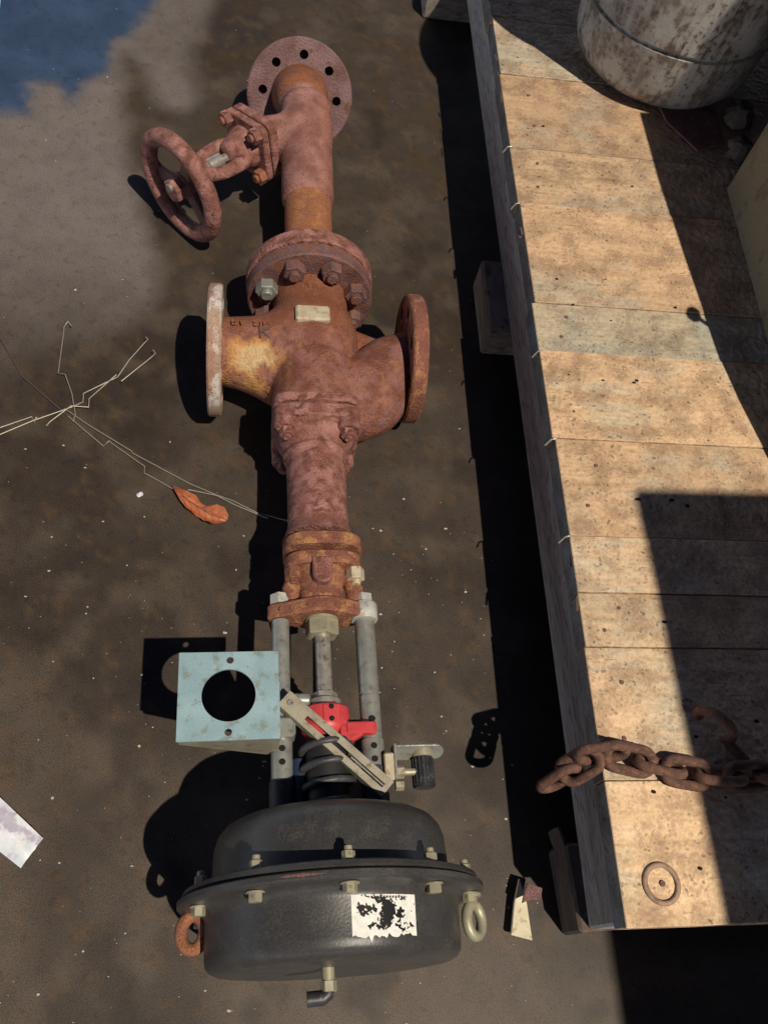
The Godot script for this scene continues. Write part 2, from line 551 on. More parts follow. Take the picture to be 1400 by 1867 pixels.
# ---------------------------------------------------------------- the start
func _ready() -> void:
	rng.seed = 7
	var cam := Camera3D.new()
	cam.name = "camera"
	cam.fov = 60.0
	cam.near = 0.02
	cam.far = 200.0
	cam.transform = Transform3D(Basis(Vector3(.989287, .145983, 0), Vector3(-.068335, .463091, -.883673), Vector3(-.129001, .874206, .468106)), Vector3(0, 1, 0))
	add_child(cam)
	var env := Environment.new()
	env.background_mode = Environment.BG_SKY
	var sky := Sky.new()
	var sm := ProceduralSkyMaterial.new()
	sm.sky_top_color = Color(.05, .075, .14)
	sm.sky_horizon_color = Color(.90, .94, 1.0)
	sm.sky_curve = 0.05
	sm.sky_energy_multiplier = 1.9
	sm.ground_bottom_color = Color(.1, .09, .08)
	sm.ground_horizon_color = Color(.3, .29, .28)
	sky.sky_material = sm
	env.sky = sky
	env.tonemap_mode = Environment.TONE_MAPPER_LINEAR
	env.tonemap_exposure = 1.0
	env.ambient_light_source = Environment.AMBIENT_SOURCE_SKY
	env.sdfgi_enabled = true
	env.ssao_enabled = true
	env.ssil_enabled = true
	var we := WorldEnvironment.new()
	we.name = "environment"
	we.environment = env
	add_child(we)
	var sun := DirectionalLight3D.new()
	sun.name = "sun"
	sun.light_energy = 1.36
	sun.light_color = Color(1.0, .955, .885)
	sun.light_angular_distance = 0.6
	sun.shadow_enabled = true
	add_child(sun)
	sun.look_at_from_position(Vector3.ZERO, Vector3(-.32, -1, -.42), Vector3(0, 0, 1))

	make_materials()
	build_floor()
	build_pallet()
	build_far_things()
	build_valve()
	build_bucket_and_box()
	build_chain()
	build_small_things()

# ---------------------------------------------------------------- floor
func inside(p: Vector2, poly: PackedVector2Array) -> float:   # signed distance, negative inside
	var d := 1e9
	for i in poly.size():
		var q := Geometry2D.get_closest_point_to_segment(p, poly[i], poly[(i + 1) % poly.size()])
		d = min(d, p.distance_to(q))
	return -d if Geometry2D.is_point_in_polygon(p, poly) else d

func build_floor() -> void:
	var mb := MB.new()
	mb.has_col = true
	var n1 := fnl(300, 1.6, 5)
	var n2 := fnl(301, 9.0, 4)
	var n3 := fnl(302, 30.0, 3)
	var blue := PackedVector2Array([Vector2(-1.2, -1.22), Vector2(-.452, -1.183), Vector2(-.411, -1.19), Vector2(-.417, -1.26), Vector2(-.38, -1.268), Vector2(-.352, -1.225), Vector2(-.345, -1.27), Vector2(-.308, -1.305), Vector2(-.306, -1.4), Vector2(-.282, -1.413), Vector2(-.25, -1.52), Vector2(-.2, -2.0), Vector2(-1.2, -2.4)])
	var grey := PackedVector2Array([Vector2(-.13, -2.1), Vector2(-.15, -1.541), Vector2(-.18, -1.385), Vector2(-.157, -1.278), Vector2(-.187, -1.235), Vector2(-.222, -1.25), Vector2(-.255, -1.335), Vector2(-.285, -1.36), Vector2(-.276, -1.24), Vector2(-.25, -1.13), Vector2(-.206, -.999), Vector2(-.17, -.86), Vector2(-.2, -.79), Vector2(-.36, -.70), Vector2(-.8, -.62), Vector2(-1.3, -1.2), Vector2(-1.0, -2.2)])
	var xs := []
	var zs := []
	var x := -0.62
	while x < 0.42:
		xs.append(x); x += 0.0065
	var z := -1.75
	while z < 0.12:
		zs.append(z); z += 0.0075
	xs = [-60.0, -12.0, -4.0, -2.0, -1.2, -.8] + xs + [.5, .7, 1.0, 1.5, 2.5, 5.0, 14.0, 60.0]
	zs = [-60.0, -14.0, -5.0, -3.0, -2.2] + zs + [.2, .5, 1.0, 2.0, 5.0, 14.0, 60.0]
	var cols := []
	for zz in zs:
		var row := PackedColorArray()
		for xx in xs:
			var p := Vector2(xx, zz)
			var a := n1.get_noise_2dv(p)
			var b := n2.get_noise_2dv(p)
			var e := n3.get_noise_2dv(p)
			var c := Color(.062, .052, .045)
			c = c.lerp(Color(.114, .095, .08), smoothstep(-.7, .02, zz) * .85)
			c = c.lerp(Color(.042, .034, .029), clampf(a * 2.6 + .08, 0, .8))
			c = c.lerp(Color(.075, .052, .022), clampf(b * 1.1 - .05, 0, .5) * smoothstep(-.6, -1.2, zz))
			c = c.lerp(Color(.12, .1, .082), clampf(-b * 1.4 - .1, 0, .5))
			c = c.lerp(Color(.13, .082, .04), clampf(e * 1.6 - .42, 0, .4))
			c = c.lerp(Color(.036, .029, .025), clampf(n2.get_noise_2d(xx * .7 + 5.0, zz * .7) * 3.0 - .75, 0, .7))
			if xx < .1 and zz < -.5:
				var g := inside(p + Vector2(b, e) * .008, grey)
				var gw := smoothstep(.022, -.03, g)  # grey dust, with pale floor sheen painted into the same colour
				var gc := Color(.20, .19, .2).lerp(Color(.155, .145, .145), clampf(a * 2.0 + .3 + b * .5, 0, 1))
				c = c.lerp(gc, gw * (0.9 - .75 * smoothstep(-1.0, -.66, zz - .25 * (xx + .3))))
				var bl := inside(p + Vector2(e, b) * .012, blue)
				var bw := smoothstep(.012, -.02, bl)  # blue sky reflection painted into the floor colour
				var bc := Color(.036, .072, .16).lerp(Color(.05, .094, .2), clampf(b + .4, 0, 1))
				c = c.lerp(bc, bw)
			row.append(c)
		cols.append(row)
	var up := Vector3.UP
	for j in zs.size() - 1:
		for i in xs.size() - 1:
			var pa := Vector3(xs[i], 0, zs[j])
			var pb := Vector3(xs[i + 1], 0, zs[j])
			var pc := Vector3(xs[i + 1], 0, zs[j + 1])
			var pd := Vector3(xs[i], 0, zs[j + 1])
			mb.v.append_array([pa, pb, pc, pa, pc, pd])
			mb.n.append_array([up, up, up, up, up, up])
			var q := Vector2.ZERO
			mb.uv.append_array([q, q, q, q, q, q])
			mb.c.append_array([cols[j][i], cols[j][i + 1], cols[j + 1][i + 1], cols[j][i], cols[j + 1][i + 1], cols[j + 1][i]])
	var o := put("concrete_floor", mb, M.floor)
	o.set_meta("kind", "structure")
	o.set_meta("label", "stained dark concrete floor with a grey patch of dust and painted sheen and a painted blue sky reflection")

# ---------------------------------------------------------------- pallet
func build_pallet() -> void:
	var t := thing("timber_pallet", "long timber platform of weathered planks beside the rusty valve", "pallet", Vector3(.3425, 0, -.042), .0387)
	var cuts := [0.0, .129, .264, .324, .392, .518, .646, .722, .897, 1.008, 1.165, 1.30, 1.43, 1.56, 1.72]
	var tone := [3, 5, 0, 5, 1, 0, 2, 1, 7, 4, 6, 7, 4, 6]
	for k in cuts.size() - 1:
		var w: float = cuts[k + 1] - cuts[k] - [.0006, .0015, .0008, .002, .0005, .0011, .0007][k % 7]
		var mid: float = -(cuts[k + 1] + cuts[k]) * .5
		var len := 1.05
		var sh := rng.randf_range(-.0025, .003)
		var mb := MB.new()
		var hh := rng.randf_range(-.0007, .0007)
		mb.box(Transform3D(Basis(Vector3(0, 0, 1), rng.randf_range(-.002, .002)), Vector3(len * .5 + sh, .151 + hh, mid)), Vector3(len, .03, w), .0009)
		mb.has_col = true
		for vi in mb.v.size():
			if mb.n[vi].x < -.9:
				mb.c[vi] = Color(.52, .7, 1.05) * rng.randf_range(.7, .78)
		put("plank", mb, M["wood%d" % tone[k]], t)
	# long timbers under the planks
	for xx in [.037, .5, .98]:
		var sb := MB.new()
		sb.box(Transform3D(Basis(), Vector3(xx, .0965, -.862)), Vector3(.066, .078, 1.716), .003)
		put("stringer", sb, M.stringer, t)
	for q in [[.045, -.83, .13, .0], [.5, -.83, .13, .02], [.062, -.047, .085, .06], [.5, -.06, .1, .0], [.005, -1.60, .13, .0], [.5, -1.6, .13, .0]]:
		var bb := MB.new()
		bb.box(Transform3D(Basis(Vector3.UP, q[3]), Vector3(q[0] - .012, .0285, q[1])), Vector3(.115, .057, q[2]), .003)
		put("bearer_block", bb, M.block if q[1] > -.2 else M.block_pale, t)
	for q in 18:
		var cm := MB.new()
		var zc := -rng.randf_range(.02, 1.5)
		cm.box(Transform3D(Basis(Vector3.UP, rng.randf_range(-.15, .15)) * Basis(Vector3(0, 0, 1), rng.randf_range(-.5, .5)), Vector3(rng.randf_range(-.002, .003), .1655 - rng.randf_range(0.0, .006), zc)), Vector3(rng.randf_range(.0015, .004), rng.randf_range(.001, .0022), rng.randf_range(.006, .022)), .0006)
		put("splinter", cm, M.block, t)
	for e in [[-.008, .034, -.088, .042, .25]]:
		var bk := MB.new()
		bk.extrude(Transform3D(Basis(Vector3.UP, e[4]) * Basis(Vector3(0, 0, 1), .25), Vector3(e[0], e[1], e[2])), PackedVector2Array([Vector2(-.004, -e[1] * .9), Vector2(.006, -e[1] * .9), Vector2(.007, e[3] * .2), Vector2(.003, e[3] * .5), Vector2(-.003, e[3] * .3)]), -.016, .02, .001)
		put("bark_strip", bk, M.block, t)
	# nail heads and the bright bent nails at the seams
	var nm := MB.new()
	nm.cyl(Transform3D(Basis(Vector3.RIGHT, -PI / 2), Vector3.ZERO), .0023, -.002, .0008, .0003, 10)
	var first: MeshInstance3D = null
	for k in cuts.size() - 2:
		for e in [[.03, .3], [.036, .72]]:
			if k == 0:
				continue
			var at := Vector3(e[0] + rng.randf_range(-.008, .012), .1662, -lerpf(cuts[k], cuts[k + 1], e[1]))
			if first == null:
				first = put("nail", nm, M.rust_dark, t)
				first.position = at
			else:
				again(first, Transform3D(Basis(), at), t, "nail")
	for zz in [.646, .518, .392, 1.008, .897]:
		var nl := MB.new()
		nl.tube(PackedVector3Array([Vector3(.004, .165, -zz), Vector3(-.003, .1655, -zz + .002), Vector3(-.009, .158, -zz + .006)]), .0011, 6)
		put("bent_nail", nl, M.steel, t)
	# knots and gouges: small dark hollows in the top
	var km := MB.new()
	km.lathe(Transform3D(Basis(Vector3.RIGHT, -PI / 2), Vector3.ZERO), [Vector2(.0004, .0), Vector2(.0004, .0018), Vector2(.0001, .0026)], 10)
	for k in 24:
		var s := rng.randf_range(.3, .85)
		var kb := Basis(Vector3.UP, rng.randf() * TAU).scaled(Vector3(s * rng.randf_range(1., 1.8), 1, s))
		var at2 := Vector3(rng.randf_range(.012, .2), .1668, -rng.randf_range(.03, 1.1))
		var ko := MeshInstance3D.new()
		ko.name = "knot"
		ko.mesh = km.done(M.hole if k == 0 else null) if k == 0 else t.get_node("knot").mesh
		ko.transform = Transform3D(kb, at2)
		t.add_child(ko, true)

# ---------------------------------------------------------------- shadow casters added out of frame, to the right
func build_far_things() -> void:
	var t := thing("shadow_blocker", "added unseen shadow-casting cabinet past the near end of the pallet, right of the frame", "blocker", Vector3(.763, 0, -.037), .055)  # added block; its top edges cast the shadow on the near planks
	var mb := MB.new()
	mb.box(Transform3D(Basis(), Vector3(.4, .66, .7)), Vector3(.8, 1.22, 1.4), .006)
	put("blocker_body", mb, M.blocker, t)
	var md := MB.new()
	md.box(Transform3D(Basis(), Vector3(.4, .025, .7)), Vector3(.76, .05, 1.36), .004)
	put("plinth", md, M.black, t)
	var mh := MB.new()
	mh.box(Transform3D(Basis(), Vector3(-.012, .7, .5)), Vector3(.024, .12, .02), .004)
	put("handle", mh, M.zinc, t)
	var c := thing("tall_occluder", "added sun-blocking crate standing on the far right of the pallet", "crate", Vector3(.785, .167, -1.52), .0387)  # added block that shades the bucket and the far deck
	var cb := MB.new()
	cb.box(Transform3D(Basis(), Vector3(.25, .52, .37)), Vector3(.46, 1.02, .7), .004)
	put("occluder_body", cb, M.block, c)
	for k in 6:
		var sl := MB.new()
		sl.box(Transform3D(Basis(), Vector3(.008, .09 + .17 * k, .37)), Vector3(.02, .12, .74), .003)
		put("slat", sl, M.block, c)

# ---------------------------------------------------------------- the valve
func along(z: float, ang := 0.0, r := 0.0) -> Transform3D:   # a place on the axis, turned out to an angle
	return AX * Transform3D(Basis(), Vector3(cos(ang) * r, sin(ang) * r, z))

func ring_flange(called: String, t: Transform3D, R: float, th: float, bolt_r: float, hole: float, count: int, bore: float, m: Material, parent: Node, turn := 0.0) -> CSGPolygon3D:
	var p := CSGPolygon3D.new()
	p.name = called
	var b := .0022
	p.polygon = PackedVector2Array([Vector2(bore, -th * .5), Vector2(R - b, -th * .5), Vector2(R, -th * .5 + b), Vector2(R, th * .5 - b), Vector2(R - b, th * .5), Vector2(bore, th * .5)])
	p.mode = CSGPolygon3D.MODE_SPIN
	p.spin_degrees = 360
	p.spin_sides = 72
	p.smooth_faces = false
	p.material = m
	p.transform = t * Transform3D(Basis(Vector3.RIGHT, PI / 2), Vector3.ZERO)
	for k in count:
		var a := turn + TAU * k / count
		var h := CSGCylinder3D.new()
		h.name = "bolt_hole"
		h.operation = CSGShape3D.OPERATION_SUBTRACTION
		h.radius = hole
		h.height = th * 3
		h.sides = 20
		h.material = m
		h.position = Vector3(cos(a) * bolt_r, 0, sin(a) * bolt_r)
		p.add_child(h, true)
	parent.add_child(p, true)
	return p

func build_valve() -> void:
	var V := thing("control_valve", "rusty three-way control valve with black actuator lying on the concrete floor", "valve", Vector3(.03528, 0, -.80971), YAW)
	AX = Transform3D(Basis(Vector3.RIGHT, -TILT), Vector3(0, .083, 0))
	var nz := fnl(400, 28.0, 4)
	var nz2 := fnl(401, 90.0, 3)

	# --- cast three-way body
	var body := func(p: Vector3) -> float:
		var d := rod_d(p, Vector3(0, 0, .0), Vector3(0, 0, .085), .0485, .004)
		d = smin(d, cone_d(p, Vector3(0, .0, .085), Vector3(0, .004, .1), .055, .053), .02)
		d = smin(d, cone_d(p, Vector3(0, 0, .095), Vector3(-.116, 0, .103), .046, .041), .026)
		d = smin(d, cone_d(p, Vector3(-.02, -.012, .13), Vector3(-.09, -.012, .11), .05, .03), .02)
		# the lower chest with its round shoulder
		var low := rod_d(p, Vector3(0, 0, .124), Vector3(0, 0, .245), .0515, .014)
		low = smin(low, cone_d(p, Vector3(.026, -.022, .171), Vector3(.066, -.016, .155), .051, .051), .004)
		low = smin(low, cone_d(p, Vector3(.066, -.016, .155), Vector3(.1, -.006, .124), .049, .045), .015)
		low = smin(low, cone_d(p, Vector3(.1, -.006, .124), Vector3(.122, 0, .11), .044, .039), .012)
		d = smin(d, low, .003)
		d = smin(d, rod_d(p, Vector3(.03, -.026, .062), Vector3(.088, -.026, .09), .029, .006), .003)
		return d
	var tint := func(p: Vector3) -> Color:
		var a: float = nz.get_noise_3dv(p)
		var b: float = nz2.get_noise_3dv(p)
		var c := Color(.19, .066, .043).lerp(Color(.30, .13, .10), clampf(.45 + a * 1.7, 0, 1))
		c = c.lerp(Color(.13, .045, .028), clampf(b * 1.6 - .1, 0, .6))
		c = c.lerp(Color(.36, .14, .06), clampf(nz.get_noise_3dv(p * 1.7 + Vector3(3, 1, 2)) * 2.2 - .35, 0, .6))
		if p.z < .115:
			c = c.lerp(Color(.25, .085, .035), .65 * smoothstep(.115, .09, p.z))
		# bare ochre and yellowish patch on the near half of the left branch
		var w := smoothstep(.026, .002, Vector2((p.x + .07) * .5, p.z - .137).length() + a * .022 + b * .008) * smoothstep(-.02, .01, p.y + .01)
		c = c.lerp(Color(.55, .27, .085), clampf(w * 1.2, 0, .9))
		c = c.lerp(Color(.62, .5, .28), clampf((w - .5 + a * .6 + b * .4) * 2.0, 0, .6))
		# purplish scale on the right branch
		c = c.lerp(Color(.24, .12, .115), clampf(a * 1.8, 0, .7) * smoothstep(.04, .08, p.x))
		return c
	put("valve_body", nets(body, Vector3(-.13, -.07, -.006), Vector3(.135, .07, .256), .0034, tint, AX), M.body, V)
	var bodyn := V.get_node("valve_body")
	var pad := MB.new()
	pad.box(along(.0885) * Transform3D(Basis(Vector3.RIGHT, -.1), Vector3(-.003, .056, 0)), Vector3(.042, .012, .026), .0025)
	put("pad", pad, M.pale, bodyn)
	var boss := MB.new()
	boss.box(along(.092) * Transform3D(Basis(), Vector3(-.002, .046, 0)), Vector3(.046, .014, .036), .004)
	put("boss", boss, M.rust, bodyn)
	# raised foundry marks and the dark K stroke
	var up_l := func(x: float, z: float, lift: float) -> Vector3:   # on the crown of the left branch
		var r := .0455
		var zc: float = z - .1
		return AX * Vector3(x, sqrt(max(r * r - zc * zc, 0.0)) + lift - .0006, z)
	var mk := MB.new()
	for st in [[[-.068, .099], [-.066, .117]], [[-.067, .109], [-.052, .1]], [[-.064, .108], [-.052, .119]]]:
		mk.tube(PackedVector3Array([up_l.call(st[0][0], st[0][1], .0), up_l.call(st[1][0], st[1][1], .0)]), .0009, 6)
	put("painted_mark", mk, M.wire_dark, bodyn)
	var cm := MB.new()
	for st in [[[-.1, .0935], [-.1, .1005]], [[-.1, .0935], [-.095, .0955]], [[-.1, .1005], [-.095, .0995]], [[-.09, .0935], [-.089, .1005]], [[-.085, .0935], [-.089, .1005]], [[-.075, .0935], [-.071, .0935]], [[-.071, .0935], [-.074, .1005]], [[-.074, .1005], [-.07, .1005]], [[-.066, .0935], [-.066, .0995]], [[-.062, .0935], [-.062, .0995]], [[-.058, .0935], [-.055, .0995]]]:
		cm.tube(PackedVector3Array([up_l.call(st[0][0], st[0][1], .0014), up_l.call(st[1][0], st[1][1], .0014)]), .0009, 6)
	put("cast_marks", cm, M.rust_orange, bodyn).set_meta("kind", "stuff")
	var cm2 := MB.new()
	for st in [[-.006, .026, -.006, .036], [.0, .026, .006, .027], [.0, .026, .0, .036], [.0, .036, .006, .036], [.006, .036, .006, .031], [.006, .031, .001, .031]]:
		cm2.tube(PackedVector3Array([AX * Vector3(st[0], .0487, st[1]), AX * Vector3(st[2], .0487, st[3])]), .0009, 6)
	for k in 9:
		var xx := -.024 + .006 * k
		cm2.tube(PackedVector3Array([AX * Vector3(xx, sqrt(.0505 * .0505 - xx * xx) + .0006, .152), AX * Vector3(xx + .002, sqrt(.0505 * .0505 - xx * xx) + .0006, .158 - .003 * (k % 2))]), .0009, 6)
	put("cast_marks", cm2, M.rust, bodyn).set_meta("kind", "stuff")

	# --- the two side flanges, and the joint towards the shut-off valve
	var fl := ring_flange("side_flange", AX * Transform3D(Basis(Vector3.UP, PI / 2), Vector3(-.1205, 0, .103)), .0825, .0168, .0625, .009, 8, .024, M.flange_pale, V, PI / 8)
	fl.set_meta("label", "left side flange with whitish bare rim")
	ring_flange("side_flange", AX * Transform3D(Basis(Vector3.UP, PI / 2), Vector3(.1265, 0, .104)), .0825, .019, .0625, .009, 8, .024, M.rust_brown, V, PI / 8)
	ring_flange("pipe_flange", along(-.001), .0825, .021, .0625, .0085, 8, .02, M.rust_dark, V, PI / 8)
	ring_flange("pipe_flange", along(-.0245), .0845, .0215, .0625, .0085, 8, .02, M.rust, V, PI / 8)
	var nut := MB.new()
	nut.hexa(Transform3D(), .025, 0, .014)
	nut.cyl(Transform3D(), .0075, .012, .0195, .001, 14)
	var n0: MeshInstance3D = null
	for k in 8:
		var tr := along(.0096, PI / 8 + TAU * k / 8, .0625) * Transform3D(Basis(Vector3(0, 0, 1), k * .7), Vector3.ZERO)
		if n0 == null:
			n0 = put("flange_nut", nut, M.rust_dark, V)
			n0.transform = tr
		else:
			var o := again(n0, tr, V, "flange_nut")
			if k == 3:
				o.material_override = M.zinc
				o.set_meta("label", "bright newer nut at the left of the joint")
	# --- bonnet on the chest: lug plate, nuts, tapered neck
	var lug := MB.new()
	var lp := PackedVector2Array()
	for k in 40:
		var a := TAU * k / 40
		var rr := .0515 / pow(pow(absf(cos(a)), 6) + pow(absf(sin(a)), 6), .1667)
		lp.append(Vector2(cos(a), sin(a)) * rr)
	lug.extrude(along(0), lp, .204, .2165, .002, true)
	put("bonnet_plate", lug, M.rust, V)
	var lug2 := MB.new()
	lug2.extrude(along(0), lp, .2195, .238, .0025, true)
	lug2.col = Color.WHITE
	put("bonnet_plate", lug2, M.rust, V)
	for a in [PI * .25, PI * .75, PI * 1.25, PI * 1.75]:
		var ear := MB.new()
		ear.cyl(along(0, a, .052), .0135, .2195, .25, .003, 18)
		put("bonnet_ear", ear, M.rust, V)
		again(n0, along(.25, a, .05).scaled_local(Vector3(.62, .62, .62)), V, "bonnet_nut").material_override = M.rust
	var neck := MB.new()
	neck.lathe(along(0), [Vector2(.23, .047), Vector2(.242, .046), Vector2(.25, .043), Vector2(.256, .0395), Vector2(.262, .0372), Vector2(.264, .0385), Vector2(.2665, .0385), Vector2(.2685, .036), Vector2(.272, .0352), Vector2(.30, .0345), Vector2(.345, .034), Vector2(.349, .0346), Vector2(.352, .0336), Vector2(.362, .0345), Vector2(.372, .0375), Vector2(.38, .041), Vector2(.38, .0)], 56)
	put("bonnet_neck", neck, M.rust, V)
	# --- packing gland: collar, block with two nuts and a tongue
	var col := MB.new()
	var cp := PackedVector2Array()
	for k in 44:
		var a := TAU * k / 44
		var rr := .043 / pow(pow(absf(cos(a)), 3.2) + pow(absf(sin(a)) * 1.12, 3.2), 1 / 3.2)
		cp.append(Vector2(cos(a) * rr + .003, sin(a) * rr))
	col.extrude(along(0), cp, .383, .399, .003, true)
	put("gland_collar", col, M.rust_brown, V)
	var gl := MB.new()
	var cp2 := PackedVector2Array()
	for p in cp:
		cp2.append(p * Vector2(.96, .84))
	gl.extrude(along(0), cp2, .403, .419, .003, true)
	gl.lathe(along(0), [Vector2(.41, .029), Vector2(.432, .0275), Vector2(.436, .0245), Vector2(.456, .0235)], 40)
	put("gland_block", gl, M.rust_brown, V)
	var tg := MB.new()
	var tp := PackedVector2Array()
	for k in 13:
		tp.append(Vector2(cos(PI + PI * k / 12.0) * .0105, .01 + sin(PI + PI * k / 12.0) * .0105))
	tp.append(Vector2(.0105, .03)); tp.append(Vector2(-.0105, .03))
	tg.extrude(along(.444) * Transform3D(Basis(Vector3.RIGHT, -PI / 2), Vector3(0, .026, 0)), tp, -.004, .009, .002)
	put("gland_tongue", tg, M.rust, V)
	for s in [-1, 1]:
		again(n0, along(.419) * Transform3D(Basis().scaled(Vector3(.68, .68, .95)), Vector3(.004 + s * .033, .012, 0)), V, "gland_nut").material_override = M.rust_brown if s < 0 else M.pale
		var leg := MB.new()
		leg.tube(PackedVector3Array([along(.424) * Vector3(.002 + s * .029, .004, 0), along(.44) * Vector3(.002 + s * .034, .004, 0), along(.449) * Vector3(.002 + s * .034, .0, 0)]), [.009, .010, .0085], 12)
		put("gland_leg", leg, M.rust_brown, V)
	# --- yoke: cross bar, two pillars
	var cr := MB.new()
	var xp := PackedVector2Array()
	for k in 60:
		var a := TAU * k / 60
		var x := cos(a) * .0585
		var hgt: float = lerpf(.0285, .0115, smoothstep(.0, .05, absf(x))) * pow(max(1.0 - pow(absf(x) / .0585, 6), 0.0), .5)
		xp.append(Vector2(x + .0015, hgt * (1 if sin(a) >= 0 else -1)))
	cr.extrude(along(0), xp, .4565, .4735, .0022, true)
	put("cross_bar", cr, M.rust_brown, V)
	var crb := V.get_node("cross_bar")
	var crm := MB.new()
	for k in 10:
		if k == 4 or k == 5:
			continue
		var xx := -.043 + k * .0095
		var yy: float = lerpf(.0285, .0115, smoothstep(.0, .05, absf(xx - .0015)))
		crm.tube(PackedVector3Array([along(.462) * Vector3(xx, yy + .0002, 0), along(.468) * Vector3(xx + .002 * (k % 3 - 1), yy + .0002, 0)]), .0007, 6)
	put("cast_marks", crm, M.rust_brown, crb).set_meta("kind", "stuff")
	var wp := MB.new()
	wp.cyl(along(.456), .0125, 0.0005, .0182, .002, 24)
	var rods := [[-.0435, .0093, .642, .0], [.0455, .0105, .632, .0]]
	for e in rods:
		var rd := MB.new()
		rd.lathe(along(0) * Transform3D(Basis(), Vector3(e[0], 0, 0)), [Vector2(.474, .0), Vector2(.474, e[1] - .001), Vector2(.475, e[1]), Vector2(.556, e[1]), Vector2(.5562, e[1] - .0012), Vector2(.559, e[1] - .0012), Vector2(.5592, e[1]), Vector2(.604, e[1]), Vector2(.6042, e[1] + .0012), Vector2(e[2] - .0012, e[1] + .0012), Vector2(e[2], e[1]), Vector2(e[2], 0)], 28)
		put("yoke_pillar", rd, M.zinc, V)
		var pil := V.get_child(V.get_child_count() - 1)
		var hd := MB.new()
		hd.hexa(along(.4562) * Transform3D(Basis(Vector3.UP, PI) * Basis(Vector3(0, 0, 1), .3), Vector3(e[0], 0, 0)), .019, 0, .012)
		put("bolt_head", hd, M.zinc_white, pil)
		if e[0] > 0:
			var wsh := MB.new()
			wsh.lathe(along(0) * Transform3D(Basis(), Vector3(e[0], 0, 0)), [Vector2(.4555, .0), Vector2(.4555, .0135), Vector2(.457, .0145), Vector2(.4735, .0145), Vector2(.475, .0135), Vector2(.475, .0)], 28)
			put("washer_block", wsh, M.zinc_white, pil)
		var foot := MB.new()
		foot.cyl(along(e[2]) * Transform3D(Basis(), Vector3(e[0], 0, 0)), e[1] + .003, -.001, .056, .001, 24)
		put("pillar_foot", foot, M.black_ring, pil)
		for hz in [.585, .612, .625]:
			var holes := MB.new()
			holes.cyl(along(hz) * Transform3D(Basis(Vector3.RIGHT, -PI / 2), Vector3(e[0], e[1] - .0028, 0)), .0032, 0, .0042, .0003, 14)
			put("pin_hole", holes, M.hole, pil)
		# --- stem with its nuts
	var stm := MB.new()
	stm.cyl(along(0), .0085, .472, .575, .001, 28)
	put("stem", stm, M.steel, V)
	var gn := MB.new()
	gn.lathe(along(0), [Vector2(.4735, .0), Vector2(.4735, .0175), Vector2(.476, .0175), Vector2(.476, .0)], 30)
	gn.hexa(along(0) * Transform3D(Basis(Vector3(0, 0, 1), .35), Vector3.ZERO), .031, .476, .4925)
	put("packing_nut", gn, M.brass, V)
	var ln := MB.new()
	ln.hexa(along(0), .023, .555, .562)
	ln.cyl(along(0), .0165, .562, .5705, .001, 24)
	put("lock_nut", ln, M.steel, V)
	# --- red coupling with pointer
	var cpl := MB.new()
	cpl.lathe(along(0), [Vector2(.571, .0), Vector2(.571, .0215), Vector2(.573, .024), Vector2(.59, .0245), Vector2(.595, .0235), Vector2(.599, .019), Vector2(.604, .012), Vector2(.603, 0)], 40)
	cpl.box(along(.582) * Transform3D(Basis(), Vector3(.004, .0215, 0)), Vector3(.02, .007, .02), .0025)
	put("stem_coupling", cpl, M.red, V)
	var cpn := V.get_node("stem_coupling")
	var ptr := MB.new()
	ptr.box(along(.5965) * Transform3D(Basis(), Vector3(.033, .016, 0)), Vector3(.030, .012, .0115), .0015)
	ptr.extrude(AX * Transform3D(Basis(Vector3.RIGHT, PI / 2), Vector3(0, .0145, .5965)), PackedVector2Array([Vector2(.012, -.012), Vector2(.024, -.0045), Vector2(.036, .001), Vector2(.034, .007), Vector2(.024, .0125), Vector2(.012, .010)]), -.006, .006, .0015)
	put("pointer", ptr, M.red, cpn)
	for hz in [.5765, .5885]:
		var scw := MB.new()
		scw.cyl(along(hz) * Transform3D(Basis(Vector3.RIGHT, -PI / 2), Vector3(.004, .0243, 0)), .0026, 0, .0016, .0004, 12)
		put("screw", scw, M.hole, cpn)
	# --- spring and guide below the coupling
	var sp := MB.new()
	var hp := PackedVector3Array()
	for k in 97:
		var a := TAU * k / 24.0
		hp.append(along(.605 + .075 * k / 96.0) * Vector3(cos(a) * .0245, sin(a) * .0245, 0))
	sp.tube(hp, .0036, 10)
	put("spring", sp, M.black_ring, V)
	var gd := MB.new()
	gd.cyl(along(0), .0215, .604, .69, .001, 28)
	put("spring_guide", gd, M.rubber, V)
	var br := MB.new()
	br.cyl(along(0) * Transform3D(Basis(), Vector3(-.0265, -.004, 0)), .0085, .62, .69, .001, 20)
	var brm := plain(.012, .022, .06, .5)
	put("guide_rod", br, brm, V)
	# --- diaphragm actuator
	var up_c := MB.new()
	up_c.lathe(along(0), [Vector2(.678, .0), Vector2(.678, .074), Vector2(.680, .086), Vector2(.685, .096), Vector2(.693, .1025), Vector2(.703, .1055), Vector2(.733, .107), Vector2(.735, .111), Vector2(.7358, .1255), Vector2(.7375, .1305), Vector2(.7415, .1325), Vector2(.7432, .1305), Vector2(.7432, .0)], 96)
	put("upper_casing", up_c, M.black, V)
	var lo_c := MB.new()
	lo_c.lathe(along(0), [Vector2(.7440, .0), Vector2(.7440, .1335), Vector2(.7455, .136), Vector2(.7495, .136), Vector2(.7515, .134), Vector2(.7525, .1275), Vector2(.7535, .1195), Vector2(.757, .1145), Vector2(.762, .1122), Vector2(.79, .1115), Vector2(.7965, .1105), Vector2(.8005, .1075), Vector2(.803, .102), Vector2(.804, .094), Vector2(.804, .0)], 96)
	put("lower_casing", lo_c, M.black, V)
	var loc_n := V.get_node("lower_casing")
	var upn := MB.new()
	upn.hexa(Transform3D(), .0095, 0, .0064)
	upn.cyl(Transform3D(), .0034, .006, .0105, .0005, 10)
	var dnn := MB.new()
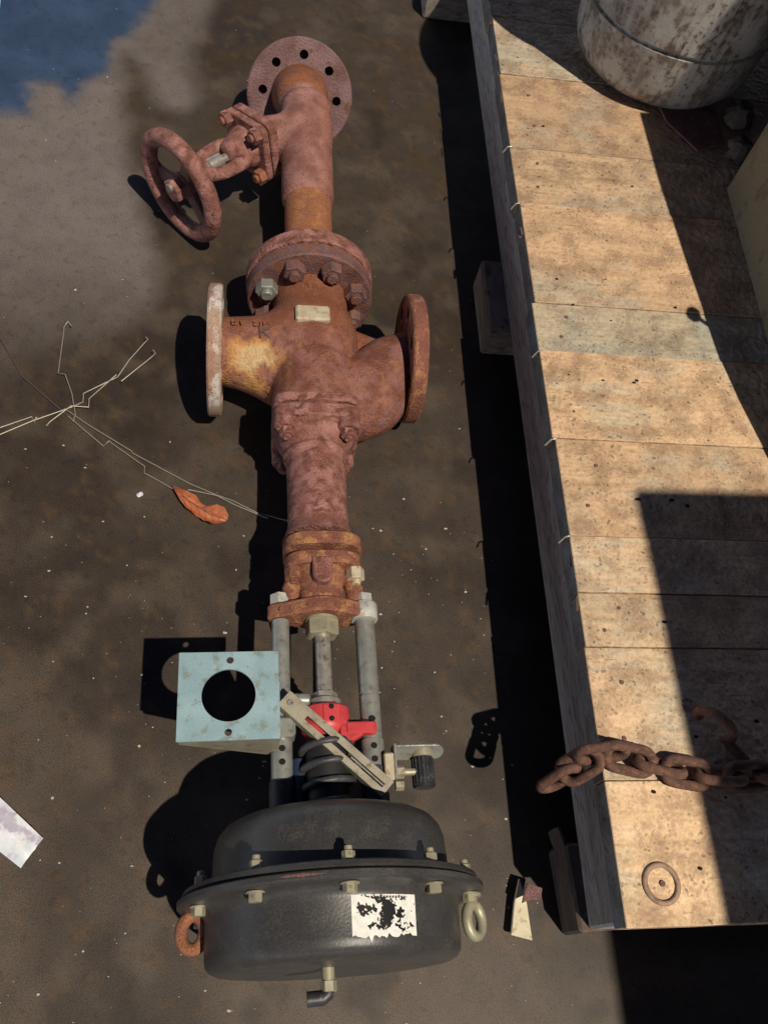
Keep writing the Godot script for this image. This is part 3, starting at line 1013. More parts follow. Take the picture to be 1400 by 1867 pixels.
	dnn.hexa(Transform3D(), .0102, .0012, .008)
	dnn.cyl(Transform3D(), .0078, 0, .0014, .0004, 16)
	var un: MeshInstance3D = null
	var dn: MeshInstance3D = null
	for k in 10:
		var a := PI / 2 + TAU * k / 10 - .02
		var tu := along(.7358, a, .1215) * Transform3D(Basis(Vector3.UP, PI) * Basis(Vector3(0, 0, 1), k * .9), Vector3.ZERO)
		var td := along(.7528, a, .1225) * Transform3D(Basis(Vector3(0, 0, 1), k * .5), Vector3.ZERO)
		if un == null:
			un = put("casing_nut", upn, M.brass, V)
			un.transform = tu
			dn = put("casing_bolt", dnn, M.brass, V)
			dn.transform = td
		else:
			again(un, tu, V, "casing_nut")
			again(dn, td, V, "casing_bolt")
	# blotted paper sticker, torn at its lower edge
	var lab := MB.new()
	var nu := 26
	var nv := 18
	var lj := fnl(410, 40.0, 3)
	for i in nu:
		for j in nv:
			var q := []
			for e in [[0, 0], [1, 0], [1, 1], [0, 1]]:
				var fu: float = float(i + e[0]) / nu
				var fv: float = float(j + e[1]) / nv
				var a: float = PI / 2 - (.035 + .50 * fu)
				var sv := fv
				if j + e[1] == nv:
					sv += lj.get_noise_1d(fu) * .12 + (.18 if fu > .24 and fu < .29 else 0.0)
				var zz: float = lerpf(.7605, .7905, sv)
				var R: float = lerpf(.1122, .111, clampf((zz - .762) / .028, 0, 1)) + .0005
				q.append([along(zz, a, R).origin, AX.basis * Vector3(cos(a), sin(a), 0), Vector2(fu, fv)])
			lab.tri(q[0][0], q[1][0], q[2][0], q[0][1], q[1][1], q[2][1], q[0][2], q[1][2], q[2][2])
			lab.tri(q[0][0], q[2][0], q[3][0], q[0][1], q[2][1], q[3][1], q[0][2], q[2][2], q[3][2])
	put("sticker", lab, sticker_material(), loc_n)
	# paint scuffs on the ring: a reddish rubbed place
	var sc := MB.new()
	var wj := fnl(411, .35, 3)
	for k in 30:
		var a0 := PI / 2 + .13 + .009 * k
		var w0 := (.0014 + .0012 * wj.get_noise_1d(k)) * sin(PI * k / 30.0)
		var w1 := (.0014 + .0012 * wj.get_noise_1d(k + 1)) * sin(PI * (k + 1) / 30.0)
		var ra := along(0.0, a0, .13625).origin
		var rb := along(0.0, a0 + .009, .13625).origin
		var zz := AX.basis.z
		sc.quad(ra + zz * (.7475 - w0), rb + zz * (.7475 - w1), rb + zz * (.7475 + w1), ra + zz * (.7475 + w0), AX.basis * Vector3(cos(a0), sin(a0), 0))
	put("rubbed_paint", sc, M.rust_dark, loc_n)
	# eye bolts
	for e in [[-1, .0056, 1.0, M.rust_orange], [1, .0048, .95, M.brass]]:
		var eb := MB.new()
		var rp := PackedVector3Array()
		for k in 22:
			var a := TAU * k / 22
			rp.append(Vector3(cos(a) * .0105 * e[2], 0, sin(a) * .0135 * e[2]))
		eb.tube(rp, e[1], 10, true)
		eb.cyl(Transform3D(Basis(), Vector3(0, 0, -.022)), .0048, 0, .010, .0008, 14)
		eb.cyl(Transform3D(Basis(), Vector3(0, 0, -.0225)), .0085, 0, .004, .001, 18)
		var o := put("eye_bolt", eb, e[3], V)
		o.transform = along(.768 if e[0] < 0 else .7745) * Transform3D(Basis(Vector3(0, 0, 1), (.25 if e[0] < 0 else -.65)), Vector3(e[0] * .1215, -.002 if e[0] < 0 else .028, 0))
		if e[0] < 0:
			o.set_meta("label", "left eye bolt with an orange painted ring")
	# air fitting at the cap
	var fi := MB.new()
	fi.cyl(along(.812) * Transform3D(Basis(), Vector3(-.008, .026, 0)), .0055, -.010, .008, .0006, 16)
	fi.hexa(along(.812) * Transform3D(Basis(), Vector3(-.008, .026, 0)), .012, .002, .010)
	put("air_fitting", fi, M.brass, V)
	var fe := MB.new()
	fe.tube(PackedVector3Array([along(.820) * Vector3(-.008, .026, 0), along(.8235) * Vector3(-.009, .026, 0), along(.826) * Vector3(-.013, .0255, 0), along(.8265) * Vector3(-.026, .025, 0)]), [.005, .0055, .006, .006], 16)
	put("elbow", fe, M.knob, V.get_node("air_fitting"))

	# --- grey-blue bracket plate with its gusset
	var bp := CSGBox3D.new()
	bp.name = "bracket_plate"
	bp.size = Vector3(.0925, .0026, .0835)
	bp.material = M.blue
	bp.transform = Transform3D(Basis(Vector3.UP, BR) * Basis(Vector3(0, 0, 1), .0), Vector3(-.0945, .180, .570))
	V.add_child(bp)
	for e in [[.0, .0, .0248], [.001, -.0335, .0034], [.0, .0345, .0034]]:
		var h := CSGCylinder3D.new()
		h.name = "hole"
		h.operation = CSGShape3D.OPERATION_SUBTRACTION
		h.radius = e[2]
		h.height = .02
		h.sides = 48
		h.material = M.blue
		h.position = Vector3(e[0], 0, e[1])
		bp.add_child(h, true)
	var gs := MB.new()
	gs.extrude(Transform3D(Basis(Vector3.UP, BR), Vector3(-.0945, .180, .570)) * Transform3D(Basis(), Vector3(0, -.0012, .0405)), PackedVector2Array([Vector2(-.0445, 0), Vector2(.047, 0), Vector2(.047, -.06), Vector2(.036, -.061), Vector2(-.0445, -.008)]), -.0013, .0013, .0003)
	put("gusset", gs, M.beige, bp)
	var gs2 := MB.new()
	gs2.extrude(Transform3D(Basis(Vector3.UP, BR), Vector3(-.0945, .180, .570)) * Transform3D(Basis(Vector3.UP, PI / 2), Vector3(.0458, -.0012, 0)), PackedVector2Array([Vector2(-.04, 0), Vector2(.012, 0), Vector2(.004, -.04), Vector2(-.03, -.058), Vector2(-.04, -.06)]), -.0013, .0013, .0003)
	put("side_cheek", gs2, M.blue, bp)
	gs.v.size()
	for nme in ["gusset", "side_cheek"]:
		var g2: MeshInstance3D = bp.get_node(nme)
		g2.transform = bp.transform.affine_inverse()
	# clamp that holds the bracket to the left pillar
	var cl := MB.new()
	cl.box(along(.592) * Transform3D(Basis(), Vector3(-.0435, .002, 0)), Vector3(.026, .03, .02), .003)
	cl.cyl(along(.565) * Transform3D(Basis(Vector3.UP, PI / 2), Vector3(-.036, .012, 0)), .0065, 0, .02, .001, 16)
	put("pillar_clamp", cl, M.zinc, V)

	# --- slotted feedback lever
	var la := Vector3(-.042, .150, .5645)
	var lb := Vector3(.0545, .150, .654)
	var lz := (lb - la)
	var ll := lz.length()
	lz /= ll
	var lv := CSGBox3D.new()
	lv.name = "feedback_lever"
	lv.size = Vector3(.0175, .0022, ll)
	lv.material = M.beige
	lv.transform = Transform3D(Basis(Vector3.UP.cross(lz).normalized(), Vector3.UP, lz), (la + lb) * .5)
	V.add_child(lv)
	for e in [[-.0005, ll * .09, .0045, ll * .74]]:
		var s := CSGBox3D.new()
		s.name = "slot"
		s.operation = CSGShape3D.OPERATION_SUBTRACTION
		s.size = Vector3(e[2], .02, e[3])
		s.material = M.beige
		s.position = Vector3(e[0], 0, e[1])
		lv.add_child(s)
	var lip := MB.new()
	lip.box(Transform3D(Basis(), Vector3(-.0085, -.006, 0)), Vector3(.0014, .014, ll * .99), .0004)
	lip.box(Transform3D(Basis(), Vector3(.0085, -.003, .0)), Vector3(.0014, .007, ll * .99), .0004)
	put("lever_lip", lip, M.beige, lv)
	var pin := MB.new()
	pin.cyl(Transform3D(Basis(Vector3.RIGHT, -PI / 2), Vector3(0, 0, -ll * .44)), .003, 0, .003, .0005, 14)
	put("lever_pin", pin, M.steel, lv)
	pin = MB.new()
	pin.tube(PackedVector3Array([Vector3(0, -.001, .02), Vector3(0, -.001, ll * .46)]), .0011, 8)
	put("slot_rod", pin, M.steel, lv)

	# --- small regulator on the right pillar
	var rgb := MB.new()
	rgb.box(Transform3D(Basis(), Vector3(.0585, .133, .6315)), Vector3(.0095, .022, .026), .0012)
	rgb.cyl(Transform3D(Basis(Vector3.UP, PI / 2), Vector3(.036, .132, .635)), .0032, 0, .024, .0004, 14)
	put("regulator_block", rgb, M.pale, V)
	var lbk := MB.new()
	lbk.box(Transform3D(Basis(), Vector3(.0650, .133, .6265)), Vector3(.0024, .02, .034), .0006)
	var tab := PackedVector2Array([Vector2(0, -.009), Vector2(.034, -.009)])
	for k in 9:
		var a := -PI / 2 + PI * k / 8.0
		tab.append(Vector2(.041 + cos(a) * .009, sin(a) * .009))
	tab.append(Vector2(0, .009))
	lbk.extrude(Transform3D(Basis(Vector3.RIGHT, -.62), Vector3(.0645, .134, .6165)), tab, -.0012, .0012, .0004)
	put("angle_bracket", lbk, M.zinc, V)
	var kn := MB.new()
	kn.cyl(Transform3D(Basis(), Vector3(.0935, .130, .6135)), .0108, 0, .0075, .001, 20)
	put("knurled_nut", kn, M.brass, V)
	var kb := MB.new()
	kb.lathe(Transform3D(Basis(), Vector3(.0935, .130, .6135)), [Vector2(.0075, .0), Vector2(.0075, .0098), Vector2(.036, .0108), Vector2(.037, .0098), Vector2(.037, 0)], 26)
	for k in 18:
		var a := TAU * k / 18
		kb.box(Transform3D(Basis(Vector3(0, 0, 1), a), Vector3(.0935, .130, .6135)) * Transform3D(Basis(), Vector3(.0105, 0, .022)), Vector3(.0016, .0016, .026), .0004)
	put("adjusting_knob", kb, M.knob, V)
	var ft := MB.new()
	ft.hexa(Transform3D(Basis(Vector3.UP, PI / 2), Vector3(.066, .134, .6355)), .011, 0, .008)
	ft.cyl(Transform3D(Basis(Vector3.UP, PI / 2), Vector3(.0715, .134, .6355)), .0035, 0, .015, .0005, 12)
	ft.hexa(Transform3D(Basis(Vector3.UP, PI / 2), Vector3(.065, .132, .6475)), .009, 0, .008)
	put("tube_fitting", ft, M.brass, V)

	build_shutoff(V, n0)

func sticker_material() -> StandardMaterial3D:
	var im := Image.create(192, 128, false, Image.FORMAT_RGB8)
	var a := fnl(420, .022, 4)
	var b := fnl(421, .07, 3)
	for y in 128:
		for x in 192:
			var fx := x / 192.0
			var fy := y / 128.0
			var d := Vector2((fx - .52) / .5, (fy - .45 - (fx - .5) * .25) / .42).length()
			var ink := a.get_noise_2d(x, y) * 1.1 + b.get_noise_2d(x, y) * .6 + .62 - d
			var w := .9 + .06 * b.get_noise_2d(x * .5, y * .5)
			var k := smoothstep(.0, .05, ink)
			if fy < .1 and fx > .25 and fx < .85 and fmod(float(x), 9.0) < 6.0 and absf(fy - .07) < .03:
				k = max(k, .75)
			var c := Color(w, w, w * .97).lerp(Color(.03, .03, .03), k)
			im.set_pixel(x, y, c)
	var m := StandardMaterial3D.new()
	m.albedo_texture = ImageTexture.create_from_image(im)
	m.roughness = .55
	return m

func build_shutoff(V: Node3D, n0: MeshInstance3D) -> void:
	var nz := fnl(430, 26.0, 4)
	var e0 := Vector3(0, .0845, -.03)
	var e1 := Vector3(0, .104, -.338)
	var sd := Vector3(-.75, -.02, .66).normalized()           # stem
	var so := Vector3(.011, .097, -.350)                     # where stem and pipe meet
	var fc := Vector3(-.006, .069, -.4185)
	var fnn := Vector3(.0, .56, .828).normalized()
	var pc := so + sd * .119
	var pipe := MB.new()
	var pd := (e1 - e0).normalized()
	var pt := Transform3D(Basis.looking_at(-pd, Vector3.UP), e0)
	pipe.lathe(pt, [Vector2(.0, .037), Vector2(.008, .034), Vector2(.012, .0328), Vector2(.13, .0328), Vector2(.135, .034)], 48)
	put("pipe_stub", pipe, M.rust_orange, V)
	var body := func(p: Vector3) -> float:
		var d := rod_d(p, e0 + pd * .125, e1 + pd * .016, .0368, .014)
		d = smin(d, cone_d(p, Vector3(0, .098, -.292), pc - sd * .012, .034, .031), .014)
		d = smin(d, cone_d(p, fc + fnn * .055, fc - fnn * .01, .039, .0465), .004)
		d = smin(d, rod_d(p, Vector3(0, .1, -.245), pc - sd * .03, .014, .006), .016)
		return d
	var tint := func(p: Vector3) -> Color:
		var a: float = nz.get_noise_3dv(p)
		var c := Color(.235, .097, .075).lerp(Color(.37, .18, .152), clampf(.5 + a * 1.6, 0, 1))
		if p.z < -.355:
			c = c.lerp(Color(.27, .095, .04), smoothstep(-.354, -.362, p.z))
			c = c.lerp(Color(.16, .06, .03), clampf(a * 1.5, 0, .7) * smoothstep(-.356, -.366, p.z))
		c = c.lerp(Color(.32, .11, .06), smoothstep(.01, .03, p.x) * clampf(.35 + a, 0, .6))
		return c
	put("shutoff_body", nets(body, Vector3(-.13, .02, -.45), Vector3(.05, .155, -.14), .0034, tint, Transform3D()), M.body, V)
	ring_flange("end_flange", Transform3D(Basis.looking_at(-fnn, Vector3.UP), fc), .0815, .018, .0575, .0068, 8, .02, M.flange_dusty, V, .07)
	var gk := MB.new()  # dark disc added behind the bolt holes to stand for shade
	gk.cyl(Transform3D(Basis.looking_at(-fnn, Vector3.UP), fc - fnn * .0115), .074, -.002, .0022, .0006, 48)
	put("hole_shade_disc", gk, M.rubber, V)
	# square joint plates, turned on the stem
	var st := Transform3D(Basis.looking_at(-sd, Vector3.UP), pc)    # z along the stem, outwards
	var sq := PackedVector2Array()
	var half := .0425
	for k in 4:
		for j in 5:
			var a := k * PI / 2 + j * PI / 8
			var cc := Vector2(1 if k in [0, 3] else -1, 1 if k < 2 else -1) * (half - .011)
			sq.append(cc + Vector2(cos(a), sin(a)) * .011)
	var roll := Basis(Vector3(0, 0, 1), .2)
	for e in [[-.016, -.0015], [.0005, .012]]:
		var mb := MB.new()
		mb.extrude(st * Transform3D(roll, Vector3.ZERO), sq, e[0], e[1], .0018)
		put("joint_plate", mb, M.rust, V)
	for k in 4:
		var a := PI / 4 + k * PI / 2
		var tr := st * Transform3D(roll, Vector3.ZERO) * Transform3D(Basis().scaled(Vector3(.78, .78, .8)), Vector3(cos(a) * .045, sin(a) * .045, .012))
		again(n0, tr, V, "joint_nut").material_override = M.rust_orange if k == 3 else M.rust
	# dome, yoke arms, stem
	var dm := MB.new()
	dm.lathe(st, [Vector2(.011, .031), Vector2(.018, .030), Vector2(.026, .0265), Vector2(.036, .0225), Vector2(.044, .0195), Vector2(.048, .0150), Vector2(.05, .0)], 36)
	put("yoke_dome", dm, M.rust, V)
	for s in [-1.0, 1.0]:
		var ym := MB.new()
		var yp := PackedVector3Array()
		for e in [[.026, .018], [.04, .0255], [.055, .0265], [.072, .025], [.086, .019], [.094, .010]]:
			yp.append(st * (Basis(Vector3(0, 0, 1), .15) * Vector3(s * e[1], 0, e[0])))
		ym.tube(yp, [.0115, .0105, .0095, .0095, .0095, .01], 14)
		put("yoke_arm", ym, M.rust, V)
	var hubm := MB.new()
	hubm.lathe(st, [Vector2(.085, .0), Vector2(.085, .0135), Vector2(.1, .0135), Vector2(.102, .012), Vector2(.102, 0)], 28)
	put("yoke_head", hubm, M.rust, V)
	var sm := MB.new()
	sm.cyl(st, .0062, .04, .152, .0006, 22)
	put("wheel_stem", sm, M.steel, V)
	var bush := MB.new()
	bush.cyl(st, .0105, .058, .082, .001, 22)
	put("stem_bush", bush, M.steel, V)
	# hand wheel
	var W := st * Transform3D(Basis(Vector3(0, 0, 1), .45), Vector3(0, -.008, .131))
	var hw := MB.new()
	var rp := PackedVector3Array()
	for k in 56:
		var a := TAU * k / 56
		rp.append(W * Vector3(cos(a) * .0695, sin(a) * .0695, 0))
	hw.tube(rp, .0122, 16, true)
	put("handwheel_rim", hw, M.rust, V)
	var rim := V.get_node("handwheel_rim")
	var web := MB.new()
	for k in 3:
		var a := TAU * k / 3 + .9
		web = MB.new()
		web.extrude(W * Transform3D(Basis(Vector3(0, 0, 1), a), Vector3(0, 0, 0)), PackedVector2Array([Vector2(.01, -.0105), Vector2(.035, -.0085), Vector2(.055, -.0105), Vector2(.068, -.019), Vector2(.068, .019), Vector2(.055, .0105), Vector2(.035, .0085), Vector2(.01, .0105)]), -.0105, -.0035, .002)
		put("spoke", web, M.rust_dark, rim)
	var hb := MB.new()
	hb.lathe(W, [Vector2(-.022, .0), Vector2(-.022, .0145), Vector2(-.005, .0195), Vector2(-.001, .018), Vector2(-.001, .0)], 28)
	put("hub", hb, M.rust_dark, rim)
	var hn := MB.new()
	hn.hexa(W * Transform3D(Basis(Vector3(0, 0, 1), .2), Vector3.ZERO), .029, -.002, .017)
	put("hub_nut", hn, M.rust, rim)

# ---------------------------------------------------------------- things on the pallet
func build_bucket_and_box() -> void:
	var b := thing("plastic_bucket", "dirty white plastic bucket spattered with brown, on the far planks", "bucket", Vector3(.553, .1668, -1.283))
	var mb := MB.new()
	mb.lathe(Transform3D(Basis(Vector3.RIGHT, -PI / 2), Vector3.ZERO), [Vector2(0, 0), Vector2(0, .097), Vector2(.003, .11), Vector2(.011, .123), Vector2(.024, .133), Vector2(.042, .1395), Vector2(.101, .146), Vector2(.103, .139), Vector2(.107, .139), Vector2(.109, .147), Vector2(.28, .161), Vector2(.36, .168), Vector2(.36, .163), Vector2(.28, .157), Vector2(.05, .136), Vector2(.03, .126), Vector2(.028, 0)], 72)
	put("bucket_wall", mb, M.bucket, b)
	var rm := MB.new()
	var rp := PackedVector3Array()
	for k in 64:
		rp.append(Vector3(cos(TAU * k / 64) * .169, .357, sin(TAU * k / 64) * .169))
	rm.tube(rp, .005, 10, true)
	put("rim", rm, M.bucket, b)
	# sheet-metal hood whose top falls towards the viewer
	var k := thing("sheet_metal_hood", "khaki painted metal hood with a falling top, at the right edge of the pallet", "hood", Vector3(.6225, .167, -1.014), .012)
	var prof := PackedVector2Array([Vector2(0, 0), Vector2(-.56, 0), Vector2(-.56, .03), Vector2(-.525, .11), Vector2(-.46, .19), Vector2(-.41, .232), Vector2(-.265, .285), Vector2(-.13, .325), Vector2(0, .345)])
	var hm := MB.new()
	hm.extrude(Transform3D(Basis(Vector3.UP, PI / 2), Vector3.ZERO), prof, 0, .2, .003)
	put("hood_shell", hm, M.khaki, k)
	var lg := MB.new()  # ball on a stem, added to cast a round shadow on the planks
	var lgp := []
	for q in 13:
		lgp.append(Vector2(-cos(PI * q / 12.0) * .012, sin(PI * q / 12.0) * .010))
	lg.lathe(Transform3D(Basis(), Vector3(.006, .318, .378)), lgp, 20)
	lg.tube(PackedVector3Array([Vector3(.014, .235, .372), Vector3(.009, .28, .375), Vector3(.006, .318, .378)]), .0035, 8)
	put("shadow_knob", lg, M.khaki, k)

func link_points(L: float, r: float) -> PackedVector3Array:
	var p := PackedVector3Array()
	for k in 9:
		var a := -PI / 2 + PI * k / 8.0
		p.append(Vector3(L * .5 + cos(a) * r, 0, sin(a) * r))
	for k in 9:
		var a := PI / 2 + PI * k / 8.0
		p.append(Vector3(-L * .5 + cos(a) * r, 0, sin(a) * r))
	return p

func build_chain() -> void:
	var c := thing("rusty_chain", "rusty steel chain lying across the planks and hanging over the pallet edge", "chain", Vector3(.345, .166, -.18))
	var lm := MB.new()
	lm.tube(link_points(.0235, .0112), .0049, 12, true)
	# centre of each link in the world, and its roll about its own length
	var spots := [Vector3(.303, .135, -.178), Vector3(.3165, .1585, -.186), Vector3(.333, .1775, -.1945), Vector3(.361, .1755, -.190), Vector3(.389, .1785, -.1835), Vector3(.418, .176, -.1785), Vector3(.4495, .1785, -.1755), Vector3(.481, .176, -.177), Vector3(.513, .1785, -.18), Vector3(.545, .176, -.186), Vector3(.577, .1785, -.19)]
	var rolls := [1.2, .2, 1.25, .35, -.95, .3, -1.0, .4, -.9, .3, -.9]
	var first: MeshInstance3D = null
	for i in spots.size():
		var d: Vector3 = (spots[min(i + 1, spots.size() - 1)] - spots[max(i - 1, 0)]).normalized()
		var zz := d.cross(Vector3.UP).normalized()
		var bs := Basis(d, zz.cross(d), zz) * Basis(Vector3.RIGHT, rolls[i])
		var tr := Transform3D(bs, spots[i] - c.position)
		if first == null:
			first = put("chain_link", lm, M.chain, c)
			first.transform = tr
		else:
			again(first, tr, c, "chain_link")
	var h := MB.new()
	var hp := PackedVector3Array()
	for k in 13:
		var a := lerpf(-.6, PI * 1.15, k / 12.0)
		hp.append(Vector3(-cos(a) * .019, sin(a) * .017 + .008, 0))
	hp.append(Vector3(.045, -.001, .004))
	h.tube(hp, .0055, 10)
	var ho := put("iron_hook", h, M.chain)
	ho.transform = Transform3D(Basis(Vector3.UP, -.75), Vector3(.4535, .172, -.226))
	tag(ho, "rusty bent iron hook at the shadow edge on the planks", "hook")

# ---------------------------------------------------------------- small things
func path(pts: Array) -> PackedVector3Array:
	var p := PackedVector3Array()
	for q in pts:
		p.append(Vector3(q[0], q[2] if q.size() > 2 else .002, q[1]))
	return p

func build_small_things() -> void:
	# rust ring with its screw on the last plank
	var r := thing("iron_ring", "flat rusty iron ring around a screw on the nearest plank", "ring", Vector3(.3805, .1662, -.0795), .3)
	var mb := MB.new()
	var rp := PackedVector3Array()
	for k in 40:
		rp.append(Vector3(cos(TAU * k / 40) * .0158, .0006, sin(TAU * k / 40) * .0165))
	mb.tube(rp, .0026, 10, true, .45)
	put("ring_band", mb, M.old_ring, r)
	var sc := MB.new()
	sc.cyl(Transform3D(Basis(Vector3.RIGHT, -PI / 2), Vector3(.001, 0, 0)), .0028, -.001, .0012, .0004, 14)
	put("screw", sc, M.rust_dark, r)
	# bent wires, each its own
	var wires := [
		["bent_wire", "long pale stepped wire running from the left frame edge", M.wire, .0009, [[-.42, -.56], [-.339, -.607], [-.304, -.631], [-.262, -.6535, .004], [-.247, -.664, .004], [-.2485, -.6775, .004], [-.215, -.703, .005], [-.209, -.707, .006], [-.197, -.733, .01], [-.180, -.761, .014], [-.1765, -.768, .013], [-.180, -.772, .012]]],
		["bent_wire", "pale stepped wire ending in a small hook beside the valve shadow", M.wire, .0009, [[-.286, -.624, .003], [-.283, -.6305, .003], [-.26, -.6555, .006], [-.238, -.655, .007], [-.2395, -.668, .007], [-.2105, -.709, .008], [-.203, -.699, .008], [-.169, -.739, .012], [-.164, -.746, .013], [-.168, -.751, .013]]],
		["bent_wire", "short pale crooked wire with a looped top, pointing up the floor", M.wire, .0008, [[-.279, -.781, .01], [-.2845, -.7875, .011], [-.288, -.778, .01], [-.284, -.704, .007], [-.275, -.703, .007], [-.262, -.674, .006], [-.253, -.643, .005], [-.2545, -.633, .004]]],
		["bent_wire", "dark brown wire crossing from the upper left", M.wire_dark, .0009, [[-.372, -.762, .004], [-.334, -.706, .003], [-.329, -.698, .003], [-.289, -.664, .003], [-.258, -.638, .003]]],
		["bent_wire", "thin stepped wire ending at the orange leaf", M.wire, .0008, [[-.262, -.641, .004], [-.212, -.6005, .003], [-.2065, -.609, .003], [-.2, -.604, .003], [-.158, -.5755, .003], [-.1575, -.5655, .003], [-.1525, -.5635, .003], [-.121, -.546, .004], [-.118, -.549, .006]]],
		["bent_wire", "longest thin wire running under the shadow of the valve", M.wire, .0008, [[-.268, -.652, .004], [-.235, -.63, .004], [-.177, -.5965, .003], [-.175, -.5935, .003], [-.1, -.555, .003], [-.068, -.5425, .003], [-.045, -.535, .003], [-.013, -.520, .003], [.03, -.511, .003]]],
		["bent_wire", "short thin wire forked beside the leaf tip", M.wire, .0009, [[-.102, -.536, .003], [-.101, -.5465, .003], [-.066, -.5405, .004], [-.041, -.529, .003], [.0, -.5135, .003]]],
		["bent_wire", "short pale wire stub at the left frame edge", M.wire, .0009, [[-.4, -.588], [-.341, -.617], [-.306, -.637], [-.301, -.6285]]]]
	for w in wires:
		var wm := MB.new()
		wm.tube(path(w[4]), w[3], 8)
		tag(put(w[0], wm, w[2]), w[1], "wire", "thin bent wires on the floor")
	# curled leaf
	var lf := MB.new()
	var mid := [[-.1195, -.5455], [-.108, -.536], [-.096, -.5265], [-.083, -.519], [-.07, -.5115], [-.059, -.508], [-.0505, -.5065]]
	var wd := [.0008, .0065, .0105, .011, .0138, .013, .005]
	var rows := []
	for i in mid.size():
		var d := Vector2(.83, .47)
		var nrm := Vector2(-d.y, d.x)
		var row := []
		for j in 7:
			var s := (j - 3) / 3.0
			var wv: float = wd[i]
			if i == 3 and s < 0.0:
				wv *= .62                       # the notch on its upper edge
			var q := Vector2(mid[i][0], mid[i][1]) + nrm * s * wv
			row.append(Vector3(q.x, .0035 + .006 * s * s + .003 * sin(i * 1.7) * absf(s) + (.003 if j == 3 else 0.0), q.y))
		rows.append(row)
	var fine := []
	for i in 25:
		var f: float = i / 24.0 * (rows.size() - 1)
		var i1: int = min(int(f), rows.size() - 2)
		var fr := []
		for j in 13:
			var g: float = j / 12.0 * 6.0
			var j1: int = min(int(g), 5)
			var ends := []
			for q in 2:
				var jj: int = j1 + q
				ends.append(rows[i1][jj].cubic_interpolate(rows[i1 + 1][jj], rows[max(i1 - 1, 0)][jj], rows[min(i1 + 2, rows.size() - 1)][jj], f - i1))
			var pt: Vector3 = ends[0].lerp(ends[1], g - j1)
			pt += (pt - (rows[i1][3] as Vector3).lerp(rows[i1 + 1][3], f - i1)) * (.05 * sin(i * 1.7) * absf(g - 3.0) / 3.0)
			pt.y += .0012 * sin(f * 3.0 - absf(g - 3.0) * 1.6) * absf(g - 3.0) * .5
			fr.append(pt)
		fine.append(fr)
	var nrm_at := func(i: int, j: int) -> Vector3:
		var du: Vector3 = fine[min(i + 1, 24)][j] - fine[max(i - 1, 0)][j]
		var dv: Vector3 = fine[i][min(j + 1, 12)] - fine[i][max(j - 1, 0)]
		var nn := dv.cross(du).normalized()
		return nn if nn.y > 0 else -nn
	var dn0 := Vector3(0, .0005, 0)
	for i in 24:
		for j in 12:
			var na: Vector3 = nrm_at.call(i, j)
			var nb2: Vector3 = nrm_at.call(i, j + 1)
			var nc: Vector3 = nrm_at.call(i + 1, j + 1)
			var nd: Vector3 = nrm_at.call(i + 1, j)
			lf.tri(fine[i][j], fine[i][j + 1], fine[i + 1][j + 1], na, nb2, nc)
			lf.tri(fine[i][j], fine[i + 1][j + 1], fine[i + 1][j], na, nc, nd)
			lf.tri(fine[i][j] - dn0, fine[i][j + 1] - dn0, fine[i + 1][j + 1] - dn0, -na, -nb2, -nc)
			lf.tri(fine[i][j] - dn0, fine[i + 1][j + 1] - dn0, fine[i + 1][j] - dn0, -na, -nc, -nd)
	var leaf := put("dead_leaf", lf, M.leaf)
	var rib := MB.new()
	var rp2 := PackedVector3Array()
	for i in 25:
		rp2.append(fine[i][6] + Vector3(0, .0003, 0))
	rib.tube(rp2, .0005, 6)
	put("midrib", rib, M.rust_dark, leaf)
	for i in range(4, 21, 3):
		for sd2 in [-1, 1]:
			var vm := MB.new()
			vm.tube(PackedVector3Array([fine[i][6] + Vector3(0, .0003, 0), fine[min(i + 2, 24)][6 + 2 * sd2] + Vector3(0, .0003, 0), fine[min(i + 3, 24)][6 + 5 * sd2] + Vector3(0, .0002, 0)]), .0003, 5)
			put("vein", vm, M.rust_dark, leaf)
	tag(leaf, "curled orange-brown dead leaf on the floor beside the wires", "leaf")
	# crumpled packet
	var pk := MB.new()
	var pn := fnl(440, 30.0, 3)
	var pr := []
	for i in 15:
		var row := []
		for j in 9:
			var u := i / 14.0
			var v := j / 8.0
			var q := Vector2(-.300, -.205).lerp(Vector2(-.2035, -.129), u).lerp(Vector2(-.325, -.170).lerp(Vector2(-.2205, -.1005), u), v)
			row.append(Vector3(q.x, .004 + .0075 * sin(v * PI) * (1.0 - u * .5) + .004 * pn.get_noise_2dv(q * 1.6) + .0025 * absf(sin(u * 17.0 + v * 3.0)), q.y))
		pr.append(row)
	var pnm := func(i: int, j: int) -> Vector3:
		var du: Vector3 = pr[min(i + 1, 14)][j] - pr[max(i - 1, 0)][j]
		var dv: Vector3 = pr[i][min(j + 1, 8)] - pr[i][max(j - 1, 0)]
		var nn := dv.cross(du).normalized()
		return nn if nn.y > 0 else -nn
	var dn := Vector3(0, .0006, 0)
	for i in 14:
		for j in 8:
			var qa := [pr[i][j], pr[i][j + 1], pr[i + 1][j + 1], pr[i + 1][j]]
			var qn := [pnm.call(i, j), pnm.call(i, j + 1), pnm.call(i + 1, j + 1), pnm.call(i + 1, j)]
			for tr in [[0, 1, 2], [0, 2, 3]]:
				pk.tri(qa[tr[0]], qa[tr[1]], qa[tr[2]], qn[tr[0]], qn[tr[1]], qn[tr[2]])
				pk.tri(qa[tr[0]] - dn, qa[tr[1]] - dn, qa[tr[2]] - dn, -qn[tr[0]], -qn[tr[1]], -qn[tr[2]])
	tag(put("plastic_packet", pk, M.packet), "crumpled shiny white plastic packet at the left frame edge", "packet")
	# splintered pale wood by the end block
	var sp := MB.new()
